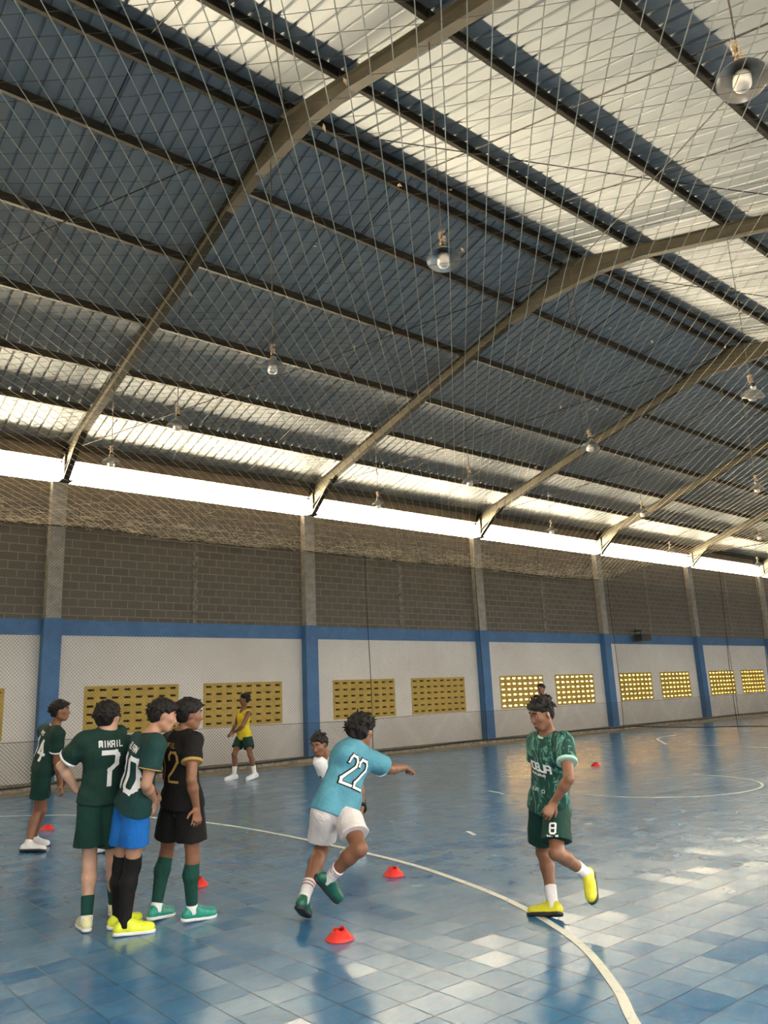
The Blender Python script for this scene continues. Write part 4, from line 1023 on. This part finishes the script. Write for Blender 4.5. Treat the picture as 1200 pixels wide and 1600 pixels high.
back_text(r10, 'back_number', '10', .085, .235, .028, .034, WHITE, .52, -.04); back_text(r10, 'back_name', 'ALFAN', .020, .036, .009, .008, WHITE, .84, -.02)
r12 = mk('p12', 'person in black jersey with gold trim and black shorts, arm hanging down', dict(h=.0075, skin='brown', hair='thick', shirt=black, collar=gold, cuff=gold, cuffw=.022, sleeve=.58, slr=.078, loose=.026, hem=.02, shorts=black, slen=.64, flare=.122, socks=[(.06, .9, dgk, 'sock', .006), (.9, 1, WHITE, 'ankle_sock', .007)], shoe=(teal, solew), toe=WHITE))
back_text(r12, 'back_number', '12', .08, .22, .03, .018, gold, .56); back_text(r12, 'back_name', 'RAFIL', .019, .032, .008, .005, gold, .85)
r14 = mk('p14', 'person in dark green jersey number 14 standing at left edge facing right', dict(h=.009, skin='brown', hair='thick', shirt=green, collar=WHITE, cuff=WHITE, sleeve=.66, slr=.078, loose=.03, hem=-.04, shorts=dgs, slen=.58, flare=.115, socks=[(.86, 1, WHITE, 'ankle_sock', .007)], shoe=(whs, soleb)))
back_text(r14, 'back_number', '14', .08, .235, .03, .034, WHITE, .55, -.01); back_text(r14, 'back_name', 'MYS', .021, .036, .009, .008, WHITE, .84, .02)
ryl = mk('yel', 'person in yellow sleeveless bib and green shorts walking by the far wall', dict(h=.012, skin='brown', hair='short', shirt=yel_, collar=None, sleeve=0, loose=.02, hem=.05, shorts=dgs, slen=.60, flare=.115, socks=[(.55, 1, WHITE, 'sock', .006)], shoe=(whs, solew), lace=False))
rrn = mk('run', 'person in light blue shirt and white shorts running with right arm out', dict(h=.0075, skin='brown', hair='curly', bulk=1.04, shirt=sky_, collar=WHITE, cuff=WHITE, cuffw=.010, sleeve=.62, slr=.082, loose=.028, hem=.06, shorts=pink, slen=.68, flare=.106, socks=[(.66, 1, whk, 'sock', .006), (.70, .725, maroon, 'sock_stripe', .008), (.755, .78, maroon, 'sock_stripe', .008)], shoe=(dteal, soleb), lacem=dteal, palmR=(0, 0, -1), curlR=.35))
back_text(rrn, 'number_outline', '22', .085, .215, .03, .034, black, .55, .02); back_text(rrn, 'back_number', '22', .085, .215, .03, .020, WHITE, .55, .02, .011)
r8 = mk('p8', 'person in dark green patterned jersey number 8 looking down, yellow shoes', dict(h=.007, skin='brown', hair='crop', shirt=camo(), collar=mint, cuff=mint, cuffw=.022, sleeve=.58, slr=.075, loose=.022, hem=.05, shorts=dgs, slen=.76, flare=.118, socks=[(.66, 1, whk, 'sock', .006)], shoe=(lime, soleb), lacem=lime, toe=MAT['black']))
rwt = mk('wht', 'person in white collared jersey bending down behind the light blue runner', dict(h=.009, skin='brown', hair='short', shirt=WHITE, collar=black, cuff=green2, cuffw=.03, sleeve=.55, slr=.075, loose=.02, hem=.05, shorts=black, slen=.55, flare=.11, socks=[(.7, 1, WHITE, 'ankle_sock', .006)], shoe=(whs, solew), lace=False))
rfr = mk('far', 'person in dark top standing by the far wall, only head showing', dict(h=.012, skin='brown', hair='short', shirt=black, collar=WHITE, sleeve=.6, loose=.02, hem=.05, shorts=black, slen=.6, socks=[], shoe=(whs, solew), lace=False))
rhd = mk('hid', 'person hidden behind the boy in number 7, one white shoe showing', dict(h=.012, skin='brown', hair='short', shirt=green, collar=WHITE, sleeve=.6, loose=.02, hem=.05, shorts=dgs, slen=.6, socks=[(.86, 1, WHITE, 'ankle_sock', .007)], shoe=(whs, soleb)))
# front lettering of the boy in number 8
u = r8['up']; cf = r8['P']['pelvis'] + (r8['P']['neck']-r8['P']['pelvis'])*.5 + r8['fr']*.1
lettering('chest_text', 'JOGJA', cf + u*.035, r8['lf'], u, r8['fr'], .034, .052, .010, .013, WHITE, r8['shirt'], r8['base'], r8['bv'])
lettering('chest_text', 'MUNJAYA', cf - u*.020, r8['lf'], u, r8['fr'], .014, .014, .006, .004, WHITE, r8['shirt'], r8['base'], r8['bv'])
lettering('chest_text', 'JUMBO', cf - u*.13, r8['lf'], u, r8['fr'], .020, .022, .008, .004, WHITE, r8['shirt'], r8['base'], r8['bv'])
hpk = r8['P']['hpL'] + (r8['P']['knL']-r8['P']['hpL'])*.27; sn = un(r8['fr'] + r8['lf']*.75); su = un(r8['P']['hpL']-r8['P']['knL']); sx = un(np.cross(su, sn))
lettering('shorts_number', '8', hpk + sn*.1, sx, su, sn, .040, .075, 0, .013, WHITE, r8['shorts'], r8['base'], r8['bvs'])
lettering('shorts_text', 'NNVR', hpk + sn*.1 - su*.062, sx, su, sn, .015, .016, .006, .005, WHITE, r8['shorts'], r8['base'], r8['bvs'])
